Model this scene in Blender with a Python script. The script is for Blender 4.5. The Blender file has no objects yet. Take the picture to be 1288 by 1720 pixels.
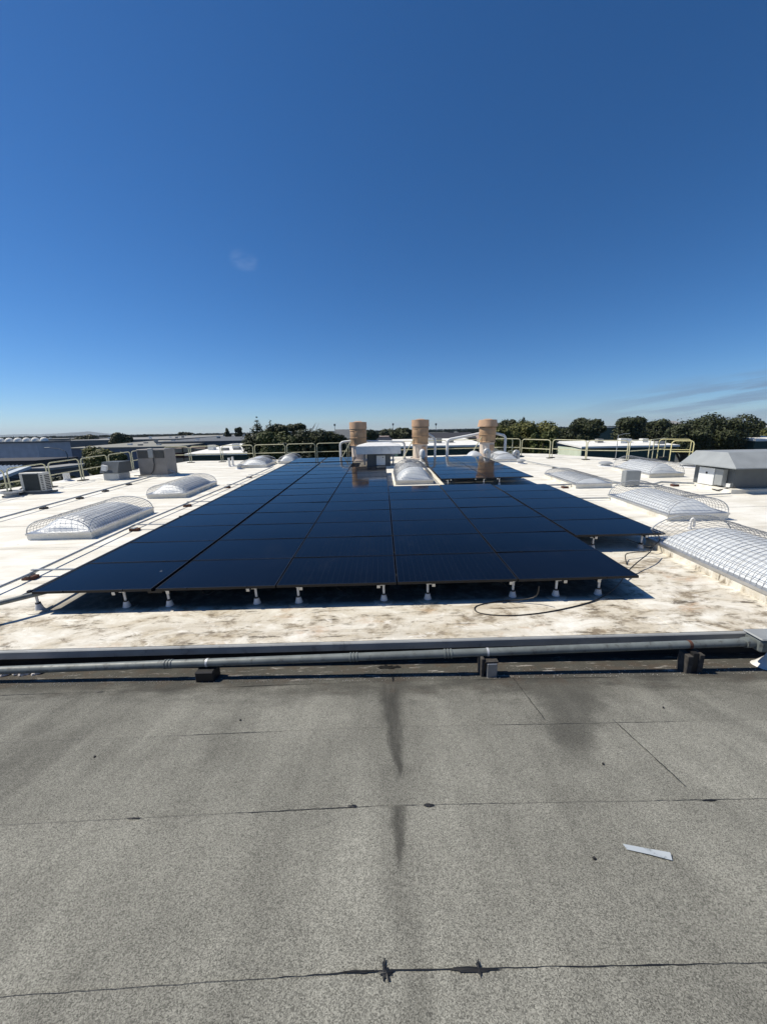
import bpy, bmesh, math, random
from mathutils import Vector, Matrix
sc = bpy.context.scene
R = math.radians
CZ = 10.5                                   # camera height above the ground outside

# ------------------------------------------------------------------ camera
FPX, PIT, ROL = 615.37, .2202, .0178
fw = Vector((0, math.cos(PIT), -math.sin(PIT))); rt0 = Vector((1, 0, 0)); dn0 = fw.cross(rt0)
rt = rt0 * math.cos(ROL) + dn0 * math.sin(ROL); dn = -rt0 * math.sin(ROL) + dn0 * math.cos(ROL)
cd = bpy.data.cameras.new('camera'); cam = bpy.data.objects.new('camera', cd); sc.collection.objects.link(cam)
cam.matrix_world = Matrix(((rt.x, -dn.x, -fw.x, 0), (rt.y, -dn.y, -fw.y, 0), (rt.z, -dn.z, -fw.z, CZ), (0, 0, 0, 1)))
cd.sensor_fit = 'VERTICAL'; cd.sensor_height = 36; cd.lens = FPX / 1720 * 36
cd.clip_start = .05; cd.clip_end = 60000
sc.camera = cam
sc.render.resolution_x, sc.render.resolution_y = 766, 1024

# ------------------------------------------------------------------ world, sun, exposure
SUN_AZ, SUN_EL = R(-80), R(53)              # azimuth from +y towards +x: the sun stands to the left
wd = bpy.data.worlds.new('World'); sc.world = wd; wd.use_nodes = True
wn, wl = wd.node_tree.nodes, wd.node_tree.links
for n in list(wn): wn.remove(n)
sky = wn.new('ShaderNodeTexSky'); sky.sky_type = 'NISHITA'; sky.sun_disc = False
sky.sun_elevation = SUN_EL; sky.sun_rotation = SUN_AZ
sky.altitude = 0; sky.air_density = .8; sky.dust_density = .08; sky.ozone_density = 9
hs = wn.new('ShaderNodeHueSaturation'); hs.inputs['Saturation'].default_value = 1.15; wl.new(sky.outputs[0], hs.inputs['Color'])
bg = wn.new('ShaderNodeBackground'); bg.inputs['Strength'].default_value = .1
wo = wn.new('ShaderNodeOutputWorld')
wl.new(bg.outputs[0], wo.inputs[0])
def wmath(op, a, b=None, c=None):
    n = wn.new('ShaderNodeMath'); n.operation = op
    for i, v in enumerate((a, b, c)):
        if v is None: continue
        if isinstance(v, (int, float)): n.inputs[i].default_value = v
        else: wl.new(v, n.inputs[i])
    return n.outputs[0]
def wmap(v, a, b, c=0., d=1.):
    n = wn.new('ShaderNodeMapRange'); n.interpolation_type = 'SMOOTHSTEP'; wl.new(v, n.inputs[0])
    for i, x in enumerate((a, b, c, d)): n.inputs[i + 1].default_value = x
    return n.outputs[0]
tc = wn.new('ShaderNodeTexCoord'); sp = wn.new('ShaderNodeSeparateXYZ'); wl.new(tc.outputs['Generated'], sp.inputs[0])
az = wmath('ARCTAN2', sp.outputs[0], sp.outputs[1])
el = wmath('ARCSINE', sp.outputs[2])
cmb = wn.new('ShaderNodeCombineXYZ')
tilted = wmath('MULTIPLY_ADD', az, -.10, el)
wl.new(wmath('MULTIPLY', az, 4.), cmb.inputs[0]); wl.new(wmath('MULTIPLY', tilted, 42.), cmb.inputs[1])
nz = wn.new('ShaderNodeTexNoise'); nz.inputs['Scale'].default_value = 1.3; nz.inputs['Detail'].default_value = 7; nz.inputs['Roughness'].default_value = .55
wl.new(cmb.outputs[0], nz.inputs['Vector'])
# thin stratus sheet low over the horizon, all round the sea side to the right
low = wmath('MULTIPLY', wmap(el, .004, .03), wmap(tilted, .035, -.01))
low = wmath('MULTIPLY', low, wmap(az, .36, .80))
low = wmath('MULTIPLY', low, wmap(nz.outputs['Fac'], .40, .60))
cmb2 = wn.new('ShaderNodeCombineXYZ')
wl.new(wmath('MULTIPLY_ADD', az, 9., wmath('MULTIPLY', el, -8.)), cmb2.inputs[0]); wl.new(wmath('MULTIPLY', el, 26.), cmb2.inputs[1])
nz2 = wn.new('ShaderNodeTexNoise'); nz2.inputs['Scale'].default_value = 2.; nz2.inputs['Detail'].default_value = 6
wl.new(cmb2.outputs[0], nz2.inputs['Vector'])
def wisp(a0, e0, ra, re, k):
    d = wmath('ADD', wmath('POWER', wmath('DIVIDE', wmath('SUBTRACT', az, a0), ra), 2.), wmath('POWER', wmath('DIVIDE', wmath('SUBTRACT', el, e0), re), 2.))
    m = wmath('MULTIPLY', wmap(d, 1., 0.), wmap(nz2.outputs['Fac'], .35, .65))
    return wmath('MULTIPLY', m, k)
def mixc(fac, a, col):
    m = wn.new('ShaderNodeMix'); m.data_type = 'RGBA'; wl.new(fac, m.inputs[0]); wl.new(a, m.inputs[6]); m.inputs[7].default_value = (*col, 1)
    return m.outputs[2]
c = mixc(wmath('MULTIPLY', low, .65), hs.outputs[0], (1.7, 2.45, 3.8))
c = mixc(wisp(-.315, .369, .038, .024, .065), c, (9., 10., 11.))
c = mixc(wisp(-.80, .045, .02, .006, .4), c, (9., 9.6, 10.))
wl.new(c, bg.inputs['Color'])

sd = bpy.data.lights.new('sun', 'SUN'); sd.energy = 5.0; sd.angle = R(.53); sd.color = (1., .93, .80)
so = bpy.data.objects.new('sun', sd); sc.collection.objects.link(so); so.location = (-40, 10, 60)
sv = Vector((math.sin(SUN_AZ) * math.cos(SUN_EL), math.cos(SUN_AZ) * math.cos(SUN_EL), math.sin(SUN_EL)))
so.rotation_euler = sv.to_track_quat('Z', 'Y').to_euler()
sc.cycles.max_bounces = 6; sc.cycles.diffuse_bounces = 3; sc.cycles.glossy_bounces = 3; sc.cycles.volume_bounces = 0
vs = sc.view_settings; vs.view_transform = 'Standard'; vs.look = 'None'; vs.exposure = .08; vs.gamma = 1; vs.use_curve_mapping = False

# ------------------------------------------------------------------ helpers
rnd = random.Random(7)
SX, SY = .0095, .0347                        # the white roof's slopes
def zw(x, y): return CZ - 2.603 + SY * y + SX * x
def zg(x, y): return CZ - 2.77 - .2155 * (y - 4.)
def ray(u, v): return rt * ((u - 644) / FPX) + dn * ((v - 860) / FPX) + fw
def onroof(u, v, h=0.):                      # survey: where a sighted point of height h over the white roof stands
    d = ray(u, v); t = -(2.603 - h) / (d.z - SY * d.y - SX * d.x); return Vector((d.x * t, d.y * t, CZ + d.z * t))
def atd(u, v, Y):                            # sighted point at the distance Y
    d = ray(u, v); return Vector((d.x / d.y * Y, Y, CZ + d.z / d.y * Y))
TILT = Matrix((Vector((1, 0, SX)).normalized(), Vector((0, 1, SY)).normalized(), Vector((-SX, -SY, 1)).normalized())).transposed().to_4x4()

class MB:
    def __init__(s): s.v = []; s.f = []
    def add(s, vs, fs):
        o = len(s.v); s.v += [tuple(p) for p in vs]; s.f += [tuple(i + o for i in f) for f in fs]; return s
    def box(s, x0, x1, y0, y1, z0, z1, m=None):
        P = [Vector((x, y, z)) for z in (z0, z1) for y in (y0, y1) for x in (x0, x1)]
        if m is not None: P = [m @ p for p in P]
        return s.add(P, [(0, 2, 3, 1), (4, 5, 7, 6), (0, 1, 5, 4), (2, 6, 7, 3), (0, 4, 6, 2), (1, 3, 7, 5)])
    def tube(s, pts, r, n=6, caps=True, closed=False):
        pts = [Vector(p) for p in pts]; N = len(pts); rings = []
        rr = r if isinstance(r, (list, tuple)) else [r] * N
        ref = None
        for i, p in enumerate(pts):
            a = pts[(i - 1) % N] if (i > 0 or closed) else p
            b = pts[(i + 1) % N] if (i < N - 1 or closed) else p
            t = (b - a).normalized()
            if ref is None: ref = Vector((0, 0, 1)) if abs(t.z) < .9 else Vector((1, 0, 0))
            u = t.cross(ref).normalized(); w = u.cross(t).normalized(); ref = w
            rings.append([p + (u * math.cos(k * 2 * math.pi / n) + w * math.sin(k * 2 * math.pi / n)) * rr[i] for k in range(n)])
        fs = []; M = N if closed else N - 1
        for i in range(M):
            j = (i + 1) % N
            for k in range(n): fs.append((i * n + k, i * n + (k + 1) % n, j * n + (k + 1) % n, j * n + k))
        if caps and not closed: fs += [tuple(range(n))[::-1], tuple(range((N - 1) * n, N * n))]
        return s.add([p for r_ in rings for p in r_], fs)
    def lathe(s, prof, n=16, c=(0, 0, 0), m=None, cap=(True, True)):
        vs = []
        for r, z in prof:
            for k in range(n):
                a = 2 * math.pi * (k + .5) / n; p = Vector((c[0] + r * math.cos(a), c[1] + r * math.sin(a), c[2] + z)); vs.append(m @ p if m is not None else p)
        fs = []
        for i in range(len(prof) - 1):
            for k in range(n): fs.append((i * n + k, i * n + (k + 1) % n, (i + 1) * n + (k + 1) % n, (i + 1) * n + k))
        if cap[0]: fs.append(tuple(range(n))[::-1])
        if cap[1]: fs.append(tuple(range((len(prof) - 1) * n, len(prof) * n)))
        return s.add(vs, fs)
    def build(s, name, mat, parent=None, smooth=False, bevel=0, kind=None):
        me = bpy.data.meshes.new(name); me.from_pydata(s.v, [], s.f); me.validate()
        bm = bmesh.new(); bm.from_mesh(me); bmesh.ops.recalc_face_normals(bm, faces=bm.faces)
        if bevel: bmesh.ops.bevel(bm, geom=list(bm.edges), offset=bevel, segments=1, affect='EDGES', clamp_overlap=True)
        bm.to_mesh(me); bm.free()
        if smooth:
            me.polygons.foreach_set('use_smooth', [True] * len(me.polygons))
            try: me.set_sharp_from_angle(angle=R(40))
            except Exception: pass
        return link(name, me, mat, parent, kind)
def link(name, me, mat, parent=None, kind=None):
    if mat is not None and not me.materials: me.materials.append(mat)
    o = bpy.data.objects.new(name, me); sc.collection.objects.link(o); o.parent = parent
    if kind: o['kind'] = kind
    return o
def tag(o, label, cat, group=None):
    o['label'] = label; o['category'] = cat
    if group: o['group'] = group
    return o
def thing(name, label, cat, loc=(0, 0, 0), rotz=0., tilt=False, group=None):
    o = bpy.data.objects.new(name, None); sc.collection.objects.link(o); o.empty_display_size = .1
    m = Matrix.Translation(loc) @ (TILT if tilt else Matrix()) @ Matrix.Rotation(rotz, 4, 'Z')
    o.matrix_world = m
    return tag(o, label, cat, group)
def copy_tree(o, parent=None):
    cpy = o.copy(); sc.collection.objects.link(cpy); cpy.parent = parent
    for ch in o.children: copy_tree(ch, cpy)
    return cpy
ORD = ['first', 'second', 'third', 'fourth', 'fifth', 'sixth', 'seventh', 'eighth', 'ninth', 'tenth', 'eleventh', 'twelfth', 'thirteenth', 'fourteenth', 'fifteenth', 'sixteenth']

# ------------------------------------------------------------------ materials
class NT:
    def __init__(s, name):
        s.m = bpy.data.materials.new(name); s.m.use_nodes = True; s.t = s.m.node_tree; s.n = s.t.nodes; s.l = s.t.links
        s.b = s.n['Principled BSDF']
    def set(s, i, v):
        if hasattr(v, 'links') or hasattr(v, 'is_linked'): s.l.new(v, i)
        elif isinstance(v, (tuple, list)): i.default_value = (*v, 1) if len(v) == 3 and len(i.default_value) == 4 else v
        else: i.default_value = v
    def math(s, op, a, b=None, c=None, clamp=False):
        n = s.n.new('ShaderNodeMath'); n.operation = op; n.use_clamp = clamp
        for i, v in enumerate((a, b, c)):
            if v is not None: s.set(n.inputs[i], v)
        return n.outputs[0]
    def pos(s, scale=(1, 1, 1), src='Position'):
        if src == 'Position': o = s.n.new('ShaderNodeNewGeometry').outputs['Position']
        else: o = s.n.new('ShaderNodeTexCoord').outputs[src]
        m = s.n.new('ShaderNodeMapping'); s.l.new(o, m.inputs[0]); m.inputs['Scale'].default_value = scale
        return m.outputs[0]
    def xyz(s, v):
        n = s.n.new('ShaderNodeSeparateXYZ'); s.l.new(v, n.inputs[0]); return n.outputs
    def noise(s, v, scale, det=5, rough=.55, dist=0.):
        n = s.n.new('ShaderNodeTexNoise'); s.l.new(v, n.inputs['Vector'])
        n.inputs['Scale'].default_value = scale; n.inputs['Detail'].default_value = det; n.inputs['Roughness'].default_value = rough; n.inputs['Distortion'].default_value = dist
        return n.outputs['Fac']
    def vor(s, v, scale, out='Color'):
        n = s.n.new('ShaderNodeTexVoronoi'); s.l.new(v, n.inputs['Vector']); n.inputs['Scale'].default_value = scale; return n.outputs[out]
    def map(s, v, a, b, c=0., d=1., smooth=True):
        n = s.n.new('ShaderNodeMapRange'); n.interpolation_type = 'SMOOTHSTEP' if smooth else 'LINEAR'
        for i, x in enumerate((v, a, b, c, d)): s.set(n.inputs[i], x)
        return n.outputs[0]
    def mix(s, f, a, b, blend='MIX'):
        n = s.n.new('ShaderNodeMix'); n.data_type = 'RGBA'; n.blend_type = blend
        s.set(n.inputs[0], f); s.set(n.inputs[6], a); s.set(n.inputs[7], b); return n.outputs[2]
    def bump(s, h, strength=.3, dist=.01):
        n = s.n.new('ShaderNodeBump'); s.set(n.inputs['Height'], h); n.inputs['Strength'].default_value = strength; n.inputs['Distance'].default_value = dist
        s.l.new(n.outputs[0], s.b.inputs['Normal'])
    def fin(s, col=None, rough=None, metal=None, spec=None):
        if col is not None: s.set(s.b.inputs['Base Color'], col)
        if rough is not None: s.set(s.b.inputs['Roughness'], rough)
        if metal is not None: s.set(s.b.inputs['Metallic'], metal)
        if spec is not None: s.set(s.b.inputs['Specular IOR Level'], spec)
        return s.m
def plain(name, col, rough=.6, metal=0., var=.25, scale=6., dirt=None, dirt_amt=.35, dscale=3., bump=0.):
    t = NT(name); p = t.pos()
    n1 = t.noise(p, scale, 5); n2 = t.noise(p, dscale, 6, .65)
    dark = tuple(x * (1 - var) for x in col); lite = tuple(min(1, x * (1 + var * .6)) for x in col)
    cc = t.mix(t.map(n1, .3, .7), dark, lite)
    if dirt: cc = t.mix(t.math('MULTIPLY', t.map(n2, .52, .72), dirt_amt), cc, dirt)
    if bump: t.bump(t.noise(p, scale * 8, 3), bump, .004)
    return t.fin(cc, t.map(n2, .2, .8, rough * .85, min(1, rough * 1.15)), metal)

# grey mineral cap sheet
def mat_grey():
    t = NT('mineral_cap_sheet'); p = t.pos(); x, y, z = t.xyz(p)
    g1 = t.noise(p, 240, 2, .75); g2 = t.noise(p, 40, 3, .7); g3 = t.vor(p, 250, 'Color')
    gx = t.xyz(g3)[0]
    gran = t.math('ADD', t.math('MULTIPLY', g1, .5), t.math('ADD', t.math('MULTIPLY', g2, .18), t.math('MULTIPLY', gx, .50)))
    col = t.mix(t.map(gran, .26, .92, smooth=False), (.066, .065, .056), (.38, .373, .32))
    # broad faded bands along the run of the sheets and blotches
    big = t.noise(t.pos((1.1, .45, 1)), 1.1, 5, .6); runs = t.noise(t.pos((2.4, .16, 1)), 1.3, 5, .6); mid = t.noise(p, 3.2, 6, .6)
    k = t.math('ADD', t.map(big, .25, .75, .80, 1.12), t.math('ADD', t.map(mid, .2, .8, -.10, .10), t.map(runs, .3, .7, -.12, .12)))
    col = t.mix(1., col, t.n_comb(k), 'MULTIPLY')
    ro_ = t.n.new('ShaderNodeObjectInfo').outputs['Random']; col = t.mix(1., col, t.n_comb(t.map(ro_, 0., 1., .93, 1.07, False)), 'MULTIPLY')
    # run-off streak down the middle
    wob = t.math('MULTIPLY', t.math('SUBTRACT', t.noise(t.pos((3, 1.2, 1)), 1.6, 4), .5), .22)
    cx = t.math('MULTIPLY_ADD', y, -.018, .105)
    d = t.math('ABSOLUTE', t.math('ADD', t.math('SUBTRACT', x, cx), wob))
    brk = t.map(t.noise(t.pos((9, 1.2, 1)), 1., 5), .2, .6, .5, 1.)
    def drop(y0, y1, w0, w1):
        wid = t.map(y, y0, y1, w0, w1, False)
        m = t.map(t.math('DIVIDE', d, wid), 1.1, .15)
        return t.math('MULTIPLY', m, t.math('MULTIPLY', t.map(y, y0, y0 + .25), t.map(y, y1 + .02, y1 - .01) if y1 < 3 else 1.))
    st = t.math('MAXIMUM', drop(1.92, 3.5, .02, .21), t.math('MULTIPLY', drop(1.30, 1.84, .02, .11), .95))
    st = t.math('MAXIMUM', st, t.math('MULTIPLY', drop(.6, 2.2, .10, .18), .38))
    st = t.math('MULTIPLY', t.math('MULTIPLY', st, brk), .80)
    # damp stain by the right side
    cx2 = t.math('MULTIPLY_ADD', y, .42, .47)
    w2 = t.map(y, 2.1, 3.5, .12, .55)
    d2 = t.math('ADD', t.math('DIVIDE', t.math('ABSOLUTE', t.math('SUBTRACT', x, cx2)), w2), t.math('MULTIPLY', t.math('SUBTRACT', mid, .5), 1.3))
    s2 = t.math('MULTIPLY', t.math('MULTIPLY', t.map(d2, 1.35, .3), t.map(y, 2.0, 2.5)), .60)
    # grime along the trough by the pipe
    edge = t.math('ADD', y, t.math('MULTIPLY', t.math('SUBTRACT', t.noise(t.pos((1, 2.4, 1)), 1.7, 6, .65), .5), 1.1))
    gr = t.math('MULTIPLY', t.map(edge, 2.95, 3.55), .74)
    lf = t.math('MULTIPLY', t.map(x, -1.0, -3.6), t.math('MULTIPLY', t.map(t.noise(t.pos((1.8, .35, 1)), 1.5, 4), .42, .66), .42))
    dk = t.math('MAXIMUM', t.math('MAXIMUM', st, s2), t.math('MAXIMUM', gr, lf))
    col = t.mix(dk, col, (.028, .027, .024))
    brown = t.math('MULTIPLY', t.map(edge, 3.15, 3.7), t.map(t.noise(p, 5, 5), .45, .65, 0., .5))
    col = t.mix(brown, col, (.085, .062, .045))
    lt = t.math('MULTIPLY', t.map(y, 3.45, 3.6), t.map(t.noise(t.pos((1.6, 9, 1)), 2.6, 6, .7), .58, .66, 0., .75))
    col = t.mix(lt, col, (.42, .40, .37))
    sp_ = t.vor(p, 1.9, 'Distance'); spk = t.math('MULTIPLY', t.map(sp_, .022, .012), t.map(t.noise(p, .7, 2), .5, .55))
    col = t.mix(spk, col, (.62, .6, .56))
    t.bump(gran, .55, .006)
    return t.fin(col, .93, 0., .25)
def _comb(s, k):
    n = s.n.new('ShaderNodeCombineXYZ')
    for i in range(3): s.l.new(k, n.inputs[i])
    return n.outputs[0]
NT.n_comb = _comb

# white membrane, weathered
def mat_white():
    t = NT('white_roof_membrane'); p = t.pos(); x, y, z = t.xyz(p)
    a = t.noise(t.pos((.8, 1.6, 1)), 1.4, 6, .6); b = t.noise(p, 7, 6, .65); c_ = t.noise(t.pos((1.0, 4.5, 1)), 1.8, 7, .68, .6)
    col = t.mix(t.map(a, .3, .7), (.68, .65, .565), (.815, .795, .725))
    col = t.mix(t.map(b, .52, .75, 0., .28), col, (.56, .51, .42))
    # streaky greying of the broad field
    st = t.noise(t.pos((.22, 2.2, 1)), 1.5, 6, .6)
    col = t.mix(t.map(st, .50, .70, 0., .55), col, (.46, .415, .335))
    # weathered front strip and the walkway by the right skylight
    fr = t.math('MAXIMUM', t.map(y, 5.6, 4.6), t.math('MULTIPLY', t.map(x, 2.6, 3.6), t.map(y, 8.5, 5.5)))
    pj = t.pos((1., 1.7, 1)); s1 = t.noise(pj, 1.5, 6, .68, .8); s2 = t.noise(pj, 5.5, 5, .7, .5)
    m1 = t.math('MULTIPLY', fr, t.map(s1, .36, .72, 0., .82, False)); col = t.mix(m1, col, (.37, .285, .16))
    rust = t.math('MULTIPLY', fr, t.map(t.noise(t.pos((1, 2, 1)), 1.25, 6, .65, .5), .55, .75, 0., .7)); col = t.mix(rust, col, (.42, .23, .10))
    m4 = t.math('MULTIPLY', fr, t.map(t.math('MULTIPLY', s2, s1), .245, .38, 0., .80)); col = t.mix(m4, col, (.17, .135, .095))
    b2 = t.noise(t.pos((1.0, 7.5, 1)), 1.6, 6, .75, .5)
    m2 = t.math('MULTIPLY', fr, t.math('MULTIPLY', t.map(b2, .545, .63, 0., .9), t.map(s1, .4, .55))); col = t.mix(m2, col, (.085, .07, .05))
    w1 = t.math('MULTIPLY', fr, t.map(t.noise(t.pos((1.4, 2.6, 1)), 2.6, 6, .72, .6), .56, .66, 0., .55)); col = t.mix(w1, col, (.86, .835, .77))
    # dirt collecting along the right flank of the array; grime and painted-in shadow under it
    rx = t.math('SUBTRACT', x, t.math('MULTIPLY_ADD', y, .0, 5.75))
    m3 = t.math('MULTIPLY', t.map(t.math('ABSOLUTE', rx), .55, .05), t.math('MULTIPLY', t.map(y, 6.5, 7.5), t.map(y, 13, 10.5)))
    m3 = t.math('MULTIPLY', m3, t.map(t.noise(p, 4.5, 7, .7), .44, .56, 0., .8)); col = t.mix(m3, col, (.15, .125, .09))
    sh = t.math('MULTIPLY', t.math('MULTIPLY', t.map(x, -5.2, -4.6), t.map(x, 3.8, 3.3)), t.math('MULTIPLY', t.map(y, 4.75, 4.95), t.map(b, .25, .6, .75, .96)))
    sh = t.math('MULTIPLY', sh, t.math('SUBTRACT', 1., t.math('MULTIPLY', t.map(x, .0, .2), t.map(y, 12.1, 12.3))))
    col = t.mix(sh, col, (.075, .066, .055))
    sp_ = t.vor(t.pos((1, 1.4, 1)), 1.15, 'Distance'); col = t.mix(t.math('MULTIPLY', t.map(sp_, .05, .02), .7), col, (.10, .09, .075))
    t.bump(t.math('ADD', t.noise(p, 24, 5), t.math('MULTIPLY', t.noise(p, 3, 3), 2.)), .35, .012)
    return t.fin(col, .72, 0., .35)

def mat_panel():
    t = NT('solar_glass'); o = t.n.new('ShaderNodeTexCoord').outputs['Object']; x, y, z = t.xyz(o)
    # cells 10 x 6 with fine busbars across
    def lines(v, pitch, w):
        fr = t.math('ABSOLUTE', t.math('SUBTRACT', t.math('FRACT', t.math('DIVIDE', v, pitch)), .5))
        return t.map(fr, .5 - w, .5, 0., 1.)
    cx = lines(x, .1655, .012); cy = lines(y, .1655, .012); bus = lines(x, .0828, .05)
    rn = t.n.new('ShaderNodeObjectInfo').outputs['Random']
    n1 = t.noise(t.pos((1, 1, 1)), .9, 4)
    base = t.mix(t.map(n1, .3, .7), (.0014, .0026, .0065), (.0024, .0045, .011))
    base = t.mix(t.math('MULTIPLY', rn, .55), base, (.0042, .0068, .015))
    base = t.mix(t.math('MULTIPLY', bus, .8), base, (.014, .018, .028))
    base = t.mix(t.math('MULTIPLY', t.math('MAXIMUM', cx, cy), .7), base, (.003, .003, .004))
    dust = t.noise(t.pos((1.4, .8, 1)), 2.2, 6, .65)
    base = t.mix(t.map(dust, .5, .8, 0., .012), base, (.30, .30, .31))
    drop = t.math('MULTIPLY', t.map(t.vor(t.pos((1, 1, 1)), 1.1, 'Distance'), .030, .018), t.map(t.noise(t.pos(), .45, 2), .52, .56, 0., .6)); base = t.mix(drop, base, (.5, .5, .47))
    t.b.inputs['IOR'].default_value = 1.42
    return t.fin(base, t.map(dust, .3, .8, .05, .13), 0., .16)

M = {}
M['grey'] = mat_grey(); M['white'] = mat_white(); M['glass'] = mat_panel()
M['frame'] = plain('black_anodised', (.012, .012, .014), .42, .3, .2)
M['alu'] = plain('mill_aluminium', (.55, .56, .57), .38, .85, .15)
M['bitumen'] = plain('bitumen', (.012, .012, .012), .5, 0, .3, 20)
M['flash'] = plain('painted_flashing', (.33, .34, .335), .5, .1, .15, 3, (.05, .045, .04), .55, 5)
M['recess'] = plain('recess_shade', (.022, .021, .02), .9, 0, .3)  # near-black so the shadow below the edge flashing is in the colour
M['wallc'] = plain('rendered_wall', (.45, .43, .39), .85, 0, .15, 1)
M['pvc'] = plain('white_pvc', (.78, .77, .74), .45, 0, .08, 5, (.35, .33, .28), .4)
M['conduit'] = plain('galvanised_conduit', (.42, .44, .45), .45, .6, .15, 8, (.20, .18, .16), .4)
M['paintpipe'] = plain('grey_painted_pipe', (.165, .185, .18), .55, .05, .22, 5, (.05, .045, .04), .7, 16)
M['boot'] = plain('grey_boot', (.62, .63, .64), .6, 0, .12, 9)
M['wood'] = plain('weathered_block', (.055, .05, .045), .9, 0, .4, 22)
M['rustwood'] = plain('red_brown_block', (.10, .04, .025), .85, 0, .45, 20)
M['rubber'] = plain('black_rubber', (.015, .015, .016), .55, 0, .2)
M['cream'] = plain('cream_rail_paint', (.62, .59, .39), .5, 0, .1, 4, (.5, .38, .2), .3)
M['yellow'] = plain('yellow_paint', (.76, .68, .34), .45, 0, .1)
M['footplate'] = plain('dark_base_plate', (.06, .057, .05), .7, .2, .3)
M['galv'] = plain('galvanised_sheet', (.46, .475, .48), .5, .35, .12, 2.5, (.33, .33, .33), .4, 1.5)
M['greymetal'] = plain('grey_metal_box', (.10, .112, .12), .55, .2, .15, 3)
M['hoodmetal'] = plain('weathered_hood', (.30, .32, .325), .6, .1, .10, 2, (.20, .21, .215), .5, 1.2)
M['acbox'] = plain('beige_metal_case', (.60, .585, .53), .55, 0, .08)
M['acgrey'] = plain('taupe_case', (.24, .225, .21), .6, .1, .15, 3)
M['grille'] = plain('dark_coil', (.028, .036, .036), .65, .2, .3, 40)
M['slotdark'] = plain('dark_slot', (.02, .02, .02), .8)
M['boxwhite'] = plain('white_enclosure', (.70, .71, .70), .45, 0, .06)
M['boxgrey'] = plain('grey_enclosure', (.30, .315, .315), .5, .1, .08)
M['tan'] = plain('tan_stack_paint', (.44, .285, .165), .6, 0, .14, 3, (.26, .155, .09), .5, 2.5)
M['tancap'] = plain('sunlit_tan', (.53, .34, .21), .6, 0, .12, 3, (.36, .22, .13), .4, 2.5)  # lighter tan copy with the light on the stack caps painted in
M['pink'] = plain('pale_stack_base', (.62, .53, .45), .65, 0, .1, 3)
M['hoopw'] = plain('pale_hoop', (.52, .53, .53), .45, .3, .2)
M['wire'] = plain('galvanised_wire', (.27, .275, .28), .5, .5, .2)
M['strapw'] = plain('bright_band', (.62, .63, .64), .45, .3, .1)
def mat_dome():
    t = NT('prismatic_acrylic'); o = t.pos((1, 1, 1), 'Object')
    v = t.noise(o, 3, 4); col = t.mix(v, (.50, .53, .55), (.66, .685, .70))
    col = t.mix(t.map(t.noise(t.pos((1, 1, 1)), 4, 6, .7), .55, .75, 0., .45), col, (.36, .34, .29))
    t.bump(t.vor(o, 70, 'Distance'), .4, .01)
    t.b.inputs['Subsurface Weight'].default_value = 0
    return t.fin(col, .32, 0., .5)
M['dome'] = mat_dome()
def mat_leaf(name, c1, c2):
    t = NT(name); r = t.n.new('ShaderNodeNewGeometry').outputs['Random Per Island']
    col = t.mix(r, c1, c2); t.b.inputs['Transmission Weight'].default_value = 0
    return t.fin(col, .6, 0., .3)
M['leaf_dark'] = mat_leaf('dark_foliage', (.016, .024, .010), (.058, .068, .024))
M['leaf_mid'] = mat_leaf('green_foliage', (.032, .048, .012), (.09, .105, .026))
M['leaf_olive'] = mat_leaf('olive_foliage', (.05, .06, .014), (.15, .15, .04))
M['bark'] = plain('bark', (.07, .055, .042), .9, 0, .35)

# ------------------------------------------------------------------ setting: ground, hills
def mat_ground():
    t = NT('far_ground'); p = t.pos()
    a = t.noise(t.pos((.01, .01, 1)), 1., 6, .6); b = t.noise(t.pos((.05, .05, 1)), 1., 4)
    col = t.mix(t.map(a, .42, .58), (.055, .065, .038), (.13, .125, .105))
    col = t.mix(t.map(b, .5, .6), col, (.06, .06, .058))
    return t.fin(col, .95)
g = MB(); G = 40000
g.add([(-G, -G, 0), (G, -G, 0), (G, G, 0), (-G, G, 0)], [(0, 1, 2, 3)])
g.build('ground', mat_ground(), kind='structure')
M['hill'] = plain('hill_scrub', (.07, .085, .06), .95, 0, .2, .002)
hb = MB(); N = 90; hv = []; hf = []
prof = [(-60, 731.5), (0, 730.5), (30, 729.5), (70, 729.5), (105, 727.6), (130, 726.0), (150, 724.6), (162, 726.6), (185, 729.5), (230, 730.0), (300, 729)]
hy = 9000
for i in range(N):
    u = -60 + 360 * i / (N - 1)
    for k in range(len(prof) - 1):
        if prof[k][0] <= u <= prof[k + 1][0]:
            q = (u - prof[k][0]) / (prof[k + 1][0] - prof[k][0]); vv = prof[k][1] * (1 - q) + prof[k + 1][1] * q
    top = atd(u, vv + rnd.uniform(-.25, .25), hy)
    zt = max(6, top.z)
    hv += [(top.x, hy - 900, -2), (top.x, hy - 350, zt * .62), (top.x, hy, zt), (top.x, hy + 900, -2)]
for i in range(N - 1):
    for k in range(3): a = i * 4 + k; hf.append((a, a + 4, a + 5, a + 1))
hb.add(hv, hf).build('far_hills', M['hill'], smooth=True, kind='structure')

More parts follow.
